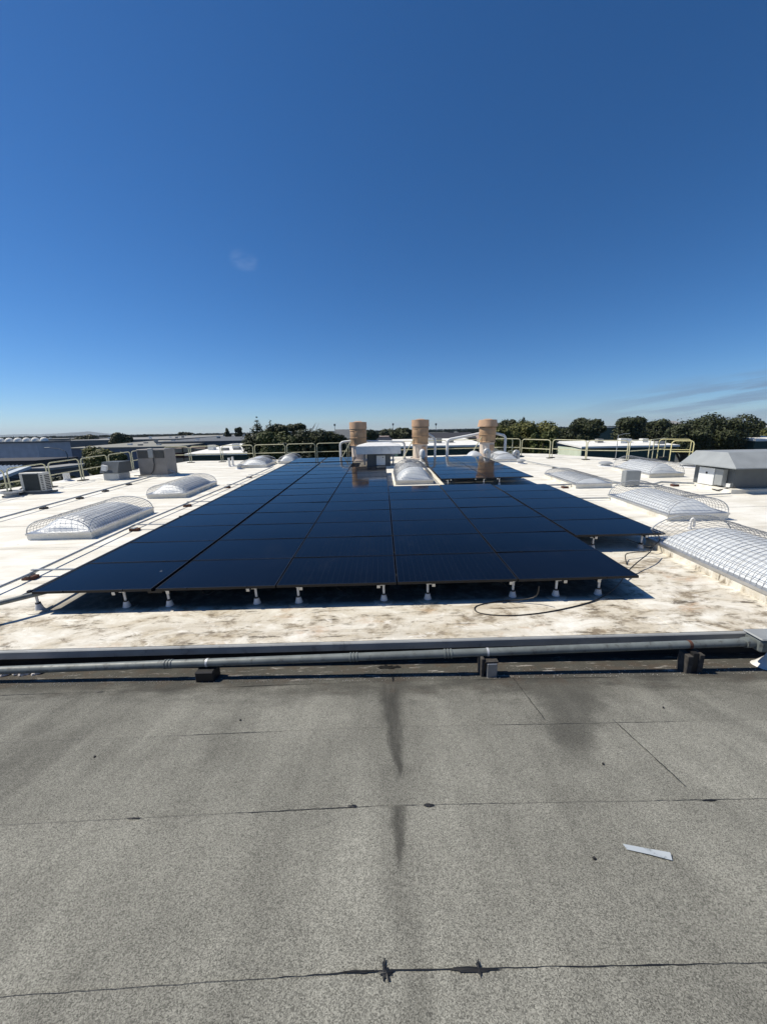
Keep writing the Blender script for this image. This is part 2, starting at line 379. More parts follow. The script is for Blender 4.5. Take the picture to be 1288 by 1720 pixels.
# ------------------------------------------------------------------ white roof, in lapped sheets
outline = [(-18.5, 3.95), (30, 3.95), (30, 10.5), (17.6, 15.6), (15.4, 17.0), (13.45, 19.8), (10.5, 23.7), (9.2, 24.4), (-4, 24.5), (-9.5, 24.8), (-13.2, 25.3), (-15.0, 20.0), (-16.4, 15.6)]
def clip(poly, f):                            # keep where f(p) >= 0
    out = []
    for i, p in enumerate(poly):
        q = poly[(i + 1) % len(poly)]; a, b = f(p), f(q)
        if a >= 0: out.append(p)
        if (a >= 0) != (b >= 0): k = a / (a - b); out.append((p[0] + (q[0] - p[0]) * k, p[1] + (q[1] - p[1]) * k))
    return out
wr = MB()
n = len(outline)
wr.add([(x, y, zw(x, y) - .03) for x, y in outline] + [(x, y, zw(x, y) - .05) for x, y in outline],
       [tuple(range(n)), tuple(range(n, 2 * n))[::-1]] + [(i, (i + 1) % n, n + (i + 1) % n, n + i) for i in range(n)])
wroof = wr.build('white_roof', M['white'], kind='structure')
ys = [3.95, 5.9, 7.75, 9.6, 11.45, 13.3, 15.15, 17, 18.85, 20.7, 22.55, 25.4]
xs = [-19, -12.6, -8.9, 3.55, 9.6, 31]
for j in range(len(ys) - 1):
    for i in range(len(xs) - 1):
        off = (j % 3 - 1) * .8 if i not in (2,) else 0
        x0 = xs[i] + (off if 0 < i else 0) * (0 if i in (2, 3) else 1); x1 = xs[i + 1] + (off if i + 1 < len(xs) - 1 else 0) * (0 if i + 1 in (2, 3) else 1)
        lap = .05 if j else 0
        pg = clip(clip(clip(clip(outline, lambda p: p[1] - ys[j] + lap), lambda p: ys[j + 1] - p[1]), lambda p: p[0] - x0 + .04), lambda p: x1 - p[0])
        if len(pg) < 3: continue
        def zt(x, y): return zw(x, y) + .002 + .005 * (ys[j + 1] - y) / 1.85 + .004 * (x1 - x) / max(x1 - x0, 1)
        s = MB(); k = len(pg)
        s.add([(x, y, zt(x, y)) for x, y in pg] + [(x, y, zw(x, y) - .028) for x, y in pg], [tuple(range(k))] + [(a, (a + 1) % k, k + (a + 1) % k, k + a) for a in range(k)])
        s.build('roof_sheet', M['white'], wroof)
# front edge metal: cap strips butted end to end
x = -18.5; i = 0
while x < 20:
    x1 = x + 3.0
    e = MB(); z0, z1 = zw(x, 3.95), zw(x1, 3.95)
    A = [(3.948, -.02), (3.948, .006), (3.915, .006), (3.905, -.004), (3.905, -.088), (3.917, -.096), (3.917, -.02)]
    vv = [(x + .001, yy, z0 + dz) for yy, dz in A] + [(x1 - .001, yy, z1 + dz) for yy, dz in A]
    m_ = len(A)
    e.add(vv, [(a, (a + 1) % m_, m_ + (a + 1) % m_, m_ + a) for a in range(m_)] + [tuple(range(m_)), tuple(range(m_, 2 * m_))[::-1]])
    e.build('edge_flashing', M['flash'], wroof); x = x1
up = MB()
up.add([(-18.5, 4.02, zw(-18.5, 4) - .045), (20, 4.02, zw(20, 4) - .045), (20, 4.02, zg(0, 4.05) - .1), (-18.5, 4.02, zg(0, 4.05) - .1)], [(0, 1, 2, 3)])
up.build('upstand', M['recess'], wroof)
wl_ = MB()
for i in range(2, n):
    a, b = outline[i], outline[(i + 1) % n]
    k = .3
    wl_.add([(a[0], a[1], zw(*a) - .04), (b[0], b[1], zw(*b) - .04), (b[0], b[1], 0), (a[0], a[1], 0)], [(0, 1, 2, 3)])
wl_.build('outer_wall', M['wallc'], wroof)

# ------------------------------------------------------------------ grey roof: courses of cap sheet running down to the trough
gr = MB(); gv = [(-18.5, -4), (20, -4), (20, 4.02), (-18.5, 4.02)]
gr.add([(x, y, zg(x, y) - .03) for x, y in gv], [(0, 1, 2, 3)])
groof = gr.build('grey_roof', M['grey'], kind='structure')
seams = [4.02, 3.40, 2.59, 1.78, .98, .17, -.66, -1.56, -4]
laps = {1: (1.37, -3.15), 2: (1.95, -4.2), 3: (5.2, -2.45), 4: (4.1, -5.0), 5: (3.0, -3.0)}
def kink(x): return .040 * min(x, 0) if x > -6 else -.24
for j in range(len(seams) - 1):
    ya, yb = seams[j + 1], seams[j]
    cuts = sorted({-18.5, 20.} | set(laps.get(j, ())))
    for x0, x1 in zip(cuts, cuts[1:]):
        nx = max(2, int((x1 - x0) / .5)); s = MB(); vv = []
        top = -.004 * j * 0
        for q in range(nx + 1):
            xx = x0 + (x1 - x0) * q / nx; fl = 1 if j else 0
            y0_ = ya + (kink(xx) if ya > -3 else 0); y1_ = yb + (kink(xx) + .06 if j else 0)
            w0, w1 = rnd.uniform(-.0012, .0012), rnd.uniform(-.0012, .0012)
            vv += [(xx, y0_, zg(xx, y0_) + .002 + w0 * 0), (xx, y1_, zg(xx, y1_) + .008 + w1), (xx, y1_, zg(xx, y1_) - .02)]
        ff = []
        for q in range(nx): a = q * 3; ff += [(a, a + 3, a + 4, a + 1), (a + 1, a + 4, a + 5, a + 2)]
        s.add(vv, ff).build('cap_sheet', M['grey'], groof)
def ribbon(pts, w, name, seed, dz=.011, dens=26, gap=.35, mat='bitumen'):
    r_ = random.Random(seed); s = MB(); L = 0
    run = []
    def flush():
        if len(run) > 1:
            vv = []
            for (px, py, ww) in run: vv += [(px, py - ww, zg(px, py - ww) + dz), (px, py + ww * .5, zg(px, py + ww * .5) + dz)]
            s.add(vv, [(2 * i, 2 * i + 2, 2 * i + 3, 2 * i + 1) for i in range(len(run) - 1)])
        run.clear()
    (xa, ya), (xb, yb) = pts; nn = int(abs(xb - xa) * dens); ph = r_.uniform(0, 9)
    for i in range(nn + 1):
        q = i / nn; px = xa + (xb - xa) * q; k = math.sin(px * 2.1 + ph) + math.sin(px * 5.3 + ph * 2) * .7 + r_.uniform(-.6, .6)
        k = max(k, -.2 + r_.uniform(-.1, .25))
        run.append((px, ya + (yb - ya) * q + kink(px) + .058 + r_.uniform(-.002, .002), w * (.22 + .5 * max(0, k) * r_.uniform(.5, 1.2))))
    flush()
    return s.build(name, M[mat], groof)
for j, yy in enumerate(seams[1:7]):
    ribbon([(-9, yy), (9, yy)], (.006, .0035, .0042, .0048, .004, .004)[j], 'seam_bleed', 11 + j, gap=(.1, .42, .3, .25, .3, .3)[j])
def sidelap(x0, y0, y1, w=.004):
    s = MB(); nn = 24; vv = []; r_ = random.Random(int(x0 * 100))
    for i in range(nn + 1):
        yy = y0 + (y1 - y0) * i / nn; ww = w * r_.uniform(.3, 1); xx = x0 + r_.uniform(-.003, .003)
        vv += [(xx - ww, yy, zg(xx, yy) + .011), (xx + ww, yy, zg(xx, yy) + .011)]
    s.add(vv, [(2 * i, 2 * i + 1, 2 * i + 3, 2 * i + 2) for i in range(nn)]).build('seam_bleed', M['bitumen'], groof)
sidelap(1.37, 2.72, 3.48); sidelap(1.95, 1.95, 2.70); sidelap(.07, 3.45, 3.62, .012); sidelap(-2.45, 1.1, 1.66, .005)
def blob(cx, cy, rx, ry, seed, spikes=1.):
    cy -= .06 if cy < 3 else 0
    r_ = random.Random(seed); nn = 22; vv = [(cx, cy, zg(cx, cy) + .017)]
    for i in range(nn):
        a = 2 * math.pi * i / nn; k = r_.uniform(1 - .45 * spikes, 1 + .4 * spikes)
        px, py = cx + rx * k * math.cos(a), cy + ry * k * math.sin(a); vv.append((px, py, zg(px, py) + .0125))
    MB().add(vv, [(0, 1 + i, 1 + (i + 1) % nn) for i in range(nn)]).build('tar_patch', M['bitumen'], groof)
for a in [(-.02, 1.085, .026, .018, 1, 1.2), (-.03, 1.10, .009, .030, 2, 1.), (.35, 1.10, .009, .028, 3, 1.), (.33, 1.093, .115, .008, 4, .8), (-.13, 1.092, .07, .005, 14, .8), (-.23, 1.893, .028, .012, 5, .6), (.25, 1.893, .03, .013, 6, .6), (2.0, 1.893, .05, .008, 7, .6), (-1.55, 1.835, .045, .006, 8, .6),
          (.0, 3.80, .10, .05, 9, 1.), (.12, 3.80, .05, .03, 10, 1.), (-3.0, 3.33, .05, .012, 12, .8)]: blob(*a)

# ------------------------------------------------------------------ solar array
PW, PD = 1.704, 1.05; PX0, PY0 = -4.941, 4.806; HP = .34
def zpan(x, y): return zw(x, y) + HP
def make_panel():
    t = thing('solar_panel', '', 'solar panel', group='black solar panels of the roof array')
    w, d, th, b = 1.684 / 2, 1.034 / 2, .036, .012
    f = MB()
    f.box(-w, w, -d, -d + b, -th, 0); f.box(-w, w, d - b, d, -th, 0); f.box(-w, -w + b, -d + b, d - b, -th, 0); f.box(w - b, w, -d + b, d - b, -th, 0)
    f.box(-w, w, -d + b, -d + .03, -th, -th + .002); f.box(-w, w, d - .03, d - b, -th, -th + .002)
    f.build('frame', M['frame'], t)
    MB().box(-w + b, w - b, -d + b, d - b, -.008, -.0025).build('glass', M['glass'], t)
    for s_ in (-1, 1): MB().box(s_ * .42 - .02, s_ * .42 + .02, -d - .012, -d + .008, -.02, .004).build('clamp', M['frame'], t)
    return t
proto = make_panel(); first = True
def put_panel(cx, cy, label, dz=0., mm=None):
    global first
    o = proto if first else copy_tree(proto); first = False
    jig = Matrix.Rotation(R(rnd.uniform(-.32, .32)), 4, 'X') @ Matrix.Rotation(R(rnd.uniform(-.3, .3)), 4, 'Y')
    o.matrix_world = Matrix.Translation((cx, cy, zpan(cx, cy) + dz)) @ TILT @ jig
    o['label'] = label
gapx = [-.045, 0, 0, 0, 0]
cnt = [16, 16, 12, 7, 7]
for c_ in range(5):
    for r_ in range(cnt[c_]):
        cx = PX0 + PW * (c_ + .5) + gapx[c_]; cy = PY0 + PD * (r_ + .5) + (.12 if r_ >= 14 else 0)
        put_panel(cx, cy, f'black solar panel in {ORD[r_]} row from front, {ORD[c_]} column from left', .0 if r_ < 14 else .02)
for r_ in range(5):
    put_panel(PX0 + PW * 5.5 + .02, PY0 + PD * (1.72 + r_ + .5), f'black solar panel in the stepped-back rightmost column, {ORD[r_]} from its front')
for c_ in range(2):
    for r_ in range(7):
        put_panel(2.13 + 1.69 * (c_ + .5), 13.35 + PD * (r_ + .5), f'black solar panel in the separate rear block, {ORD[r_]} row, {("left", "right")[c_]} column', .0)

# stands: flashing boot, post, offset arm and hook clamp
def make_stand():
    t = thing('roof_stand', '', 'stand', group='white post stands of the array')
    MB().lathe([(.15, -.01), (.148, .008), (.06, .014)], 16).build('base_disc', M['white'], t, True)
    MB().lathe([(.058, .008), (.05, .03), (.034, .095), (.031, .10)], 14).build('boot', M['boot'], t, True)
    MB().lathe([(.033, .098), (.033, .116)], 12).build('collar', M['rubber'], t, True)
    MB().lathe([(.0175, .11), (.0175, .252)], 10).build('post', M['pvc'], t, True)
    MB().box(-.075, .02, -.02, .02, .245, .262).build('arm', M['pvc'], t)
    h = MB(); h.box(-.078, -.064, -.022, .022, .262, .305); h.box(-.09, -.05, -.03, .03, .298, .306); h.box(-.094, -.088, -.02, .02, .255, .31)
    h.build('hook_clamp', M['frame'], t)
    return t
stand = make_stand(); sfirst = True
def put_stand(x, y, flip, label):
    global sfirst
    o = stand if sfirst else copy_tree(stand); sfirst = False
    o.matrix_world = Matrix.Translation((x, y, zw(x, y) + .008)) @ TILT @ (Matrix.Rotation(math.pi, 4, 'Z') if flip else Matrix())
    o['label'] = label
front_u = [(70, 1033), (215, 1024), (287, 1023), (433, 1019), (503, 1018), (645, 1015), (718, 1014), (860, 1005), (932, 1003), (1003, 1000)]
railx = []
for i, (u, v) in enumerate(front_u):
    d = ray(u, v); x = d.x / d.y * 4.93; railx.append(x)
    put_stand(x, 4.93, i % 2 == 0 and i > 0, f'white post stand under the front panel edge, {ORD[i]} from left')
for x, nr in zip(railx, [16, 16, 16, 16, 12, 12, 7, 7, 7, 7]):
    for k in range(4, nr, 4): put_stand(x, PY0 + PD * k, False, 'white post stand in the dark under the solar array')
for i, (u, v) in enumerate([(994, 922), (1075, 918)]):
    d = ray(u, v); y = PY0 + PD * 1.72 + .12; put_stand(d.x / d.y * y, y, i, f'white post stand under the stepped-back column, {("left", "right")[i]} one')
for i, u in enumerate((752, 812, 838)):
    d = ray(u, 813); y = 13.5; put_stand(d.x / d.y * y, y, i % 2, f'white post stand under the rear block front edge, {ORD[i]} from left')
def rail(x, y0, y1, label):
    o = thing('mounting_rail', label, 'rail', (x, y0, zw(x, y0)), 0, True, 'rails under the solar array')
    MB().box(-.02, .02, -.03, y1 - y0, .262, .302).build('channel', M['frame'], o); MB().box(-.023, .023, -.035, -.03, .26, .303).build('end_cap', M['alu'], o)
for i, x in enumerate(railx):
    e = [16, 16, 16, 16, 12, 12, 7, 7, 7, 7][i]
    rail(x + (-.07 if not (i % 2 == 0 and i > 0) else .07), PY0 + .05, PY0 + PD * e, f'black rail end under the front panels, {ORD[i]} from left')
for i, x in enumerate((4.0, 4.95)): rail(x, PY0 + PD * 1.72 + .05, PY0 + PD * 6.7, f'black rail under stepped-back right column, {("left", "right")[i]} one')
for i, x in enumerate((2.5, 3.4, 4.2, 5.1)): rail(x, 13.42, 20.6, f'black rail under the rear block, {ORD[i]} from left')

t = thing('gap_blocker', 'black light-blocking strip added in the gap between the first two panel columns', 'light blocker', (PX0 + PW - .02, PY0 + .04, zw(PX0 + PW, PY0)), 0, True)
MB().box(-.10, .10, 0, PD * 14, HP - .075, HP - .045).build('blocker_strip', M['frame'], t); MB().box(-.012, .012, .1, PD * 14, HP - .044, HP - .03).build('cable', M['rubber'], t)  # added strip and cable under the gap, stopping the sun leak

# ------------------------------------------------------------------ skylights with wire guards
def skylight(x0, x1, y0, y1, label, cage=.38, dome=.32, barrel=False, nwire=None, wr_=.0037, low=False):
    w, l = (x1 - x0) / 2, (y1 - y0) / 2; cx, cy = (x0 + x1) / 2, (y0 + y1) / 2
    t = thing('skylight', label, 'skylight', (cx, cy, zw(cx, cy)), 0, True, 'domed skylights with wire guards')
    ch = .13
    c_ = MB()
    c_.box(-w - .06, w + .06, -l - .06, -l, -.01, ch); c_.box(-w - .06, w + .06, l, l + .06, -.01, ch); c_.box(-w - .06, -w, -l, l, -.01, ch); c_.box(w, w + .06, -l, l, -.01, ch)
    c_.build('curb', M['white'], t)
    f = MB(); a = .075
    f.box(-w - a, w + a, -l - a, -l + .03, ch, ch + .045); f.box(-w - a, w + a, l - .03, l + a, ch, ch + .045); f.box(-w - a, -w + .03, -l + .03, l - .03, ch, ch + .045); f.box(w - .03, w + a, -l + .03, l - .03, ch, ch + .045)
    f.build('frame', M['alu'], t)
    d = MB(); nu, nv = 20, 28; vv = []; W_, L_ = w - .02, l - .02
    for j in range(nv + 1):
        q = -1 + 2 * j / nv; q = math.copysign(abs(q) ** .75, q)
        for i in range(nu + 1):
            p_ = -1 + 2 * i / nu; p_ = math.copysign(abs(p_) ** .85, p_)
            e = 1 if barrel else min(1, (1 - abs(q)) * L_ / (w * .75)); e = math.sin(e * math.pi / 2) ** .8
            hgt = dome * (1 - abs(p_) ** 2.2) ** .8 * e
            vv.append((p_ * W_, q * L_, ch + .03 + hgt))
    ff = [(j * (nu + 1) + i, j * (nu + 1) + i + 1, (j + 1) * (nu + 1) + i + 1, (j + 1) * (nu + 1) + i) for j in range(nv) for i in range(nu)]
    d.add(vv, ff)
    if barrel:
        for j in (0, nv):
            b0 = j * (nu + 1); d.add([vv[b0 + i] for i in range(nu + 1)], [tuple(range(nu + 1))])
    d.build('dome', M['dome'], t, True)
    if cage:
        k = MB(); W2, L2 = w + .05, l + .05; na = 18
        def arc(y, sc_=1.):
            return [(-W2 * math.cos(math.pi * i / na), y, ch + .02 + cage * sc_ * math.sin(math.pi * i / na) ** .85) for i in range(na + 1)]
        ny = nwire or int(2 * L2 / .085)
        for i in range(1, ny):
            k.tube([(px, py + rnd.uniform(-.006, .006), pz + rnd.uniform(-.006, .006)) for px, py, pz in arc(-L2 + 2 * L2 * i / ny)], wr_, 4, False)
        for i in range(1, na):
            a_ = arc(0)[i]; k.tube([(a_[0], -L2, a_[2]), (a_[0] + rnd.uniform(-.008, .008), 0, a_[2] + rnd.uniform(-.012, .004)), (a_[0], L2, a_[2])], wr_, 4, False)
        k.build('wire_mesh', M['wire'], t, kind='stuff')
        for y in (-L2, L2): MB().tube(arc(y), .012, 6).build('end_hoop', M['hoopw'], t, True)
        for s_ in (-1, 1): MB().tube([(s_ * W2, -L2, ch + .03), (s_ * W2, L2, ch + .03)], .012, 6).build('side_rod', M['wire'], t, True)
    return t
skylight(-8.30, -6.90, 8.35, 10.65, 'caged domed skylight left of the array, the nearer of two')
skylight(-8.28, -7.02, 12.85, 15.25, 'caged domed skylight left of the array, before the taupe air handler', .36, .31)
skylight(-7.95, -6.55, 20.7, 22.6, 'small far caged dome beside the array near two white pipes', .34, .34)
skylight(-6.2, -5.3, 22.2, 23.8, 'small far dome by the back rail at the array corner', .34, .32)
skylight(.55, 1.9, 14.25, 16.75, 'arched caged skylight standing in the notch of the array', .56, .46)
skylight(6.72, 7.85, 12.6, 15.0, 'flat caged skylight between the array and the grey junction box', .22, .13)
skylight(10.42, 11.65, 14.25, 16.5, 'caged skylight left of the big grey hood near the rails', .46, .36)
skylight(6.80, 8.12, 8.5, 10.75, 'caged skylight right of the array behind the white bent pipe', .42, .28)
skylight(5.22, 6.75, 4.2, 6.85, 'large caged skylight cut off by the right picture edge', .46, .36)
skylight(6.15, 7.4, 20.2, 21.9, 'far right white dome beside the rear block corner', .30, .34)
skylight(4.95, 5.85, 21.2, 22.3, 'small white dome in front of the right tan stack', .0, .34)

# ------------------------------------------------------------------ guard rails
def guard(p, q, label, mat='cream', gate=False, h=1.05):
    p, q = Vector((p[0], p[1], zw(*p[:2]))), Vector((q[0], q[1], zw(*q[:2])))
    t = thing('guard_rail', label, 'guard rail', p, 0, False, 'cream guard rail sections round the roof edge')
    d = q - p; L = d.length; e = d.normalized(); rr = .16; r = .024; up_ = Vector((0, 0, 1))
    pts = [Vector((0, 0, .02))]
    pts.append(up_ * (h - rr))
    for i in range(1, 6): a = i / 5 * math.pi / 2; pts.append(up_ * (h - rr + rr * math.sin(a)) + e * (rr - rr * math.cos(a)))
    for i in range(5, -1, -1): a = i / 5 * math.pi / 2; pts.append(d - e * (rr - rr * math.cos(a)) + up_ * (h - rr + rr * math.sin(a)))
    pts.append(d + up_ * .02)
    MB().tube(pts, r, 8).build('hoop', M[mat], t, True)
    MB().tube([up_ * .52 + e * .02, d + up_ * .52 - e * .02], r * .9, 8).build('mid_rail', M[mat], t, True)
    for s_ in (Vector(), d): MB().box(s_.x - .14, s_.x + .14, s_.y - .14, s_.y + .14, s_.z - .01, s_.z + .045).build('base_plate', M['footplate'], t, bevel=.008)
ly = [10.2, 12.1, 14.05, 15.85, 17.62, 19.45, 21.3, 23.1]
lab = ['left picture edge', 'planter-like basin', 'air conditioner', 'short white vent', 'green bush', 'small metal unit', 'taupe air handler']
for i in range(len(ly) - 1):
    guard((-14.42, ly[i] + .07), (-14.42, ly[i + 1] - .07), f'cream guard rail along left roof edge, {ORD[len(ly) - 2 - i]} from the far corner')
bx_ = [-14.3, -12.55, -10.45, -8.3, -6.2, -4.25, -2.2, -.1, 2.0, 4.1, 6.2, 8.2]
for i in range(len(bx_) - 1):
    ya = lambda x: 24.2 - .045 * (x + 12)
    guard((bx_[i] + .06, ya(bx_[i])), (bx_[i + 1] - .06, ya(bx_[i + 1])), f'cream guard rail along the back roof edge, {ORD[i]} from left')
rp = [(822.6, 765), (872, 766), (875, 767), (922, 770), (926, 769), (982, 772.5), (984, 772.6), (1051, 774), (1054, 774.5), (1094, 772)]
for i in range(0, 10, 2):
    a, b = onroof(*rp[i]), onroof(*rp[i + 1]); guard(a, b, f'cream guard rail along the slanting right edge, {ORD[i // 2]} from stacks')
a = onroof(1087, 773); guard((a.x, a.y), (a.x + 1.5, a.y + .9), 'cream return rail set across the right edge run')
a, b = onroof(1123, 776), onroof(1160, 777); guard((a.x, a.y), (b.x, b.y), 'bright yellow gate rail left of the big grey hood', 'yellow')
guard((a.x + .25, a.y + 1.2), (b.x + .6, b.y + .9), 'yellow rail behind the gate left of the grey hood', 'yellow')

# ------------------------------------------------------------------ exhaust stacks with ducts
def stack(u, vtop, Y, label, flare=0.):
    b = atd(u, 770, Y); z0 = zw(b.x, Y); top = atd(u, vtop, Y).z - z0
    t = thing('exhaust_stack', label, 'exhaust stack', (b.x, Y, z0 - .02), 0, False, 'tan exhaust stacks on the back of the roof')
    r = .50
    MB().lathe([(.62, 0), (.62, .08), (.44, .1), (.44, .95)], 20).build('pale_base', M['pink'], t, True)
    s = MB(); s.lathe([(r * .98, .95), (r * .98, 1.36), (r * 1.0, 1.38), (r * 1.0, top - .42), (r * .97, top - .40)], 24)
    s.build('barrel', M['tan'], t, True)
    for z in (.93, 1.37, top - .55):
        MB().lathe([(r * .98, z), (r * 1.045, z + .012), (r * 1.045, z + .04), (r * .98, z + .062)], 24).build('band', M['tan'], t, True)
    MB().box(-.22, -.19, -r * .93, -r * .86, 1.0, top - .45).build('seam_strip', M['tan'], t); MB().box(.05, .30, -.47, -.40, .45, .80).build('access_hatch', M['tancap'], t, bevel=.01)
    cpz = top - .42; k = MB()
    k.lathe([(r * (1.07 + flare), cpz), (r * 1.05, cpz + .40), (r * 1.01, cpz + .40), (r * (1.02 + flare), cpz + .01)], 20, cap=(False, False))
    k.lathe([(r * .97, cpz + .02), (r * .99, cpz + .36), (r * .3, cpz + .46)], 12)
    k.build('cap', M['tancap'], t, True)
    br = MB(); br.tube([(-.42, -.25, 1.25), (-1.1, -.4, .1)], .028, 6); br.build('brace', M['cream'], t)
    return b.x
ST = 22.9
sx1 = stack(603, 708, ST, 'tan cylindrical exhaust stack behind the low grey hood')
sx2 = stack(705.5, 704, ST, 'middle tan cylindrical exhaust stack beside the white cowl pipe')
sx3 = stack(816.5, 704, ST, 'right tan exhaust stack with a flared cap', .16)
def duct(pts, r, label, mat='boxwhite'):
    P = [Vector((x, y, zw(x, y) + z)) for x, y, z in pts]; o = P[0].copy()
    t = thing('air_duct', label, 'duct', o, 0, False, 'white ducts beside the exhaust stacks')
    out = []
    for i, p in enumerate(P):                 # round the corners
        if 0 < i < len(P) - 1:
            a = p + (P[i - 1] - p).normalized() * .22; b = p + (P[i + 1] - p).normalized() * .22
            for k in range(5): q = k / 4; out.append((a * (1 - q) ** 2 + p * 2 * q * (1 - q) + b * q * q) - o)
        else: out.append(p - o)
    MB().tube(out, r, 12).build('pipe', M[mat], t, True)
    MB().lathe([(r * 1.5, 0), (r * 1.5, .05), (r * 1.05, .07)], 12).build('base_flange', M['galv'], t, True)
    e = out[-1]; MB().lathe([(r * 1.25, -.05), (r * 1.25, .05)], 12, m=Matrix.Translation(e) @ (out[-1] - out[-2]).to_track_quat('Z', 'Y').to_matrix().to_4x4()).build('end_collar', M['galv'], t, True)
dy = ST + .25
duct([(sx1 - 1.15, dy, 0), (sx1 - 1.15, dy, 1.12), (sx1 - .4, dy, 1.2)], .075, 'white duct bending into the left tan stack')
duct([(sx2 - .95, dy, 0), (sx2 - .95, dy, 1.05), (sx1 + .45, dy, 1.15)], .065, 'white duct running between left and middle tan stacks')
duct([(sx2 + .95, dy, 0), (sx2 + .95, dy, 1.2), (sx2 + .4, dy, 1.55)], .07, 'white duct leaning against right side of middle stack')
duct([(sx3 - 2.4, dy, 0), (sx3 - 2.4, dy, 1.1), (sx3 - .4, dy, 1.42)], .085, 'long white duct rising towards the right tan stack')
duct([(sx3 + 1.2, dy, 0), (sx3 + 1.2, dy, 1.25), (sx3 + .4, dy, 1.45)], .08, 'white duct on the right side of the right stack')

# ------------------------------------------------------------------ low hood behind the array
def hip(s, x0, x1, y0, y1, z0, z1, z2, ix, iy, m=None):      # fascia z0..z1, hip top at z2
    s.box(x0, x1, y0, y1, z0, z1)
    s.add([(x0, y0, z1), (x1, y0, z1), (x1, y1, z1), (x0, y1, z1), (x0 + ix, y0 + iy, z2), (x1 - ix, y0 + iy, z2), (x1 - ix, y1 - iy, z2), (x0 + ix, y1 - iy, z2)],
          [(0, 1, 5, 4), (1, 2, 6, 5), (2, 3, 7, 6), (3, 0, 4, 7), (4, 5, 6, 7)])
hx, hy_ = -.2, 19.9
t = thing('exhaust_fan', 'low grey rooftop fan with wide white hood behind array', 'exhaust fan', (hx, hy_, zw(hx, hy_)))
MB().box(-.62, .62, -.55, .75, -.02, .74).build('housing', M['greymetal'], t, bevel=.01)
s = MB(); hip(s, -1.14, 1.14, -1.0, 1.2, .72, 1.12, 1.26, .55, .5); s.build('hood', M['pvc'], t)
MB().box(-.12, .34, -.69, -.56, .12, .62).build('control_box', M['boxwhite'], t, bevel=.01)
MB().box(.20, .25, -.71, -.69, .50, .55).build('switch', M['slotdark'], t)
MB().box(-.85, .85, -.7, .95, -.03, .06).build('curb', M['white'], t)
for s_ in (-1, 1): MB().box(s_ * .78 - .04, s_ * .78 + .04, .3, .38, .0, .73).build('leg', M['galv'], t)

# big grey hood at right
t = thing('hooded_vent_unit', 'big grey hooded rooftop unit at right picture edge', 'rooftop unit', (10.95, 11.35, zw(10.95, 11.35)))
s = MB(); s.box(.0, 3.2, 0, 1.5, .12, .9); s.build('housing', M['greymetal'], t, bevel=.012)
s = MB(); s.add([(-.36, -.38, .80), (4., -.38, .80), (4., 1.72, .80), (-.36, 1.72, .80), (.02, .38, 1.22), (4., .38, 1.22), (4., 1.6, 1.22), (.02, 1.6, 1.22), (-.36, -.38, .77), (4., -.38, .77), (4., 1.72, .77), (-.36, 1.72, .77)],
    [(0, 1, 5, 4), (3, 0, 4, 7), (2, 3, 7, 6), (4, 5, 6, 7), (1, 2, 6, 5), (0, 8, 9, 1), (3, 11, 8, 0), (2, 10, 11, 3), (8, 11, 10, 9)])
s.build('hood', M['hoodmetal'], t)
MB().box(-.25, 3.5, -.25, 1.75, -.05, .12).build('curb', M['white'], t)
MB().box(-.15, -.01, .55, 1.15, .14, .70).build('control_box', M['boxwhite'], t, bevel=.01)
MB().box(-.17, -.01, .22, .50, .18, .70).build('control_box', M['boxgrey'], t, bevel=.01)
MB().box(-.165, -.15, .80, .86, .50, .56).build('switch', M['slotdark'], t)
MB().box(-.03, -.004, .06, .30, .14, .26).build('name_plate', M['boxwhite'], t)
MB().box(.02, 3.1, -.006, -.002, .80, .83).build('seam_strip', M['greymetal'], t)
MB().tube([(-.1, .6, .14), (-.22, .5, .05), (-.28, .2, .03), (-.2, -.1, .16), (-.1, -.2, .2)], .02, 6).build('cable', M['rubber'], t, True)

# taupe air handler and its small companion
t = thing('air_handler', 'taupe rooftop air handler with dark louvred top at left', 'air handler', (-12.1, 18.3, zw(-12.1, 18.3)), 0)
MB().box(0, 1.40, 0, .9, .10, 1.36).build('case', M['acgrey'], t, bevel=.015)
MB().box(-.05, 1.45, -.05, .95, -.05, .10).build('curb', M['white'], t)
for x0, x1 in ((.05, .60), (.86, 1.34)):
    lo = MB().box(x0, x1, -.012, -.002, .92, 1.28).build('louvre_panel', M['grille'], t)
    for k in range(7): MB().box(x0 + .02, x1 - .02, -.03, -.012, .945 + k * .047, .957 + k * .047).build('slat', M['acgrey'], lo)
MB().box(.61, .84, -.10, -.002, .95, 1.40).build('control_box', M['boxgrey'], t, bevel=.01)
MB().tube([(.82, -.06, .95), (.83, -.07, .6), (.75, -.08, .3), (.6, -.1, .12), (-.2, -.14, .08)], .022, 6).build('cable', M['rubber'], t, True)
MB().tube([(1.40, .1, .3), (1.55, 0, .3), (1.7, .05, .22), (1.7, .2, .05)], .03, 6).build('pipe', M['conduit'], t, True)
t = thing('intake_hood', 'small grey sheet metal hood beside the taupe air handler', 'vent', (-12.95, 17.65, zw(-12.95, 17.65)), R(-6))
s = MB(); s.add([(-.42, -.3, .35), (.5, -.3, .35), (.5, .6, .35), (-.42, .6, .35), (-.38, -.1, .86), (.5, -.1, .86), (.5, .6, .86), (-.38, .6, .86)], [(0, 1, 5, 4), (1, 2, 6, 5), (2, 3, 7, 6), (3, 0, 4, 7), (4, 5, 6, 7), (0, 3, 2, 1)])
s.build('hood', M['greymetal'], t)
MB().box(-.34, .46, -.22, .5, -.05, .34).build('curb', M['galv'], t, bevel=.02)
MB().box(-.36, -.12, -.36, -.24, .42, .68, Matrix.Rotation(R(12), 4, 'Y')).build('spout', M['boxwhite'], t)
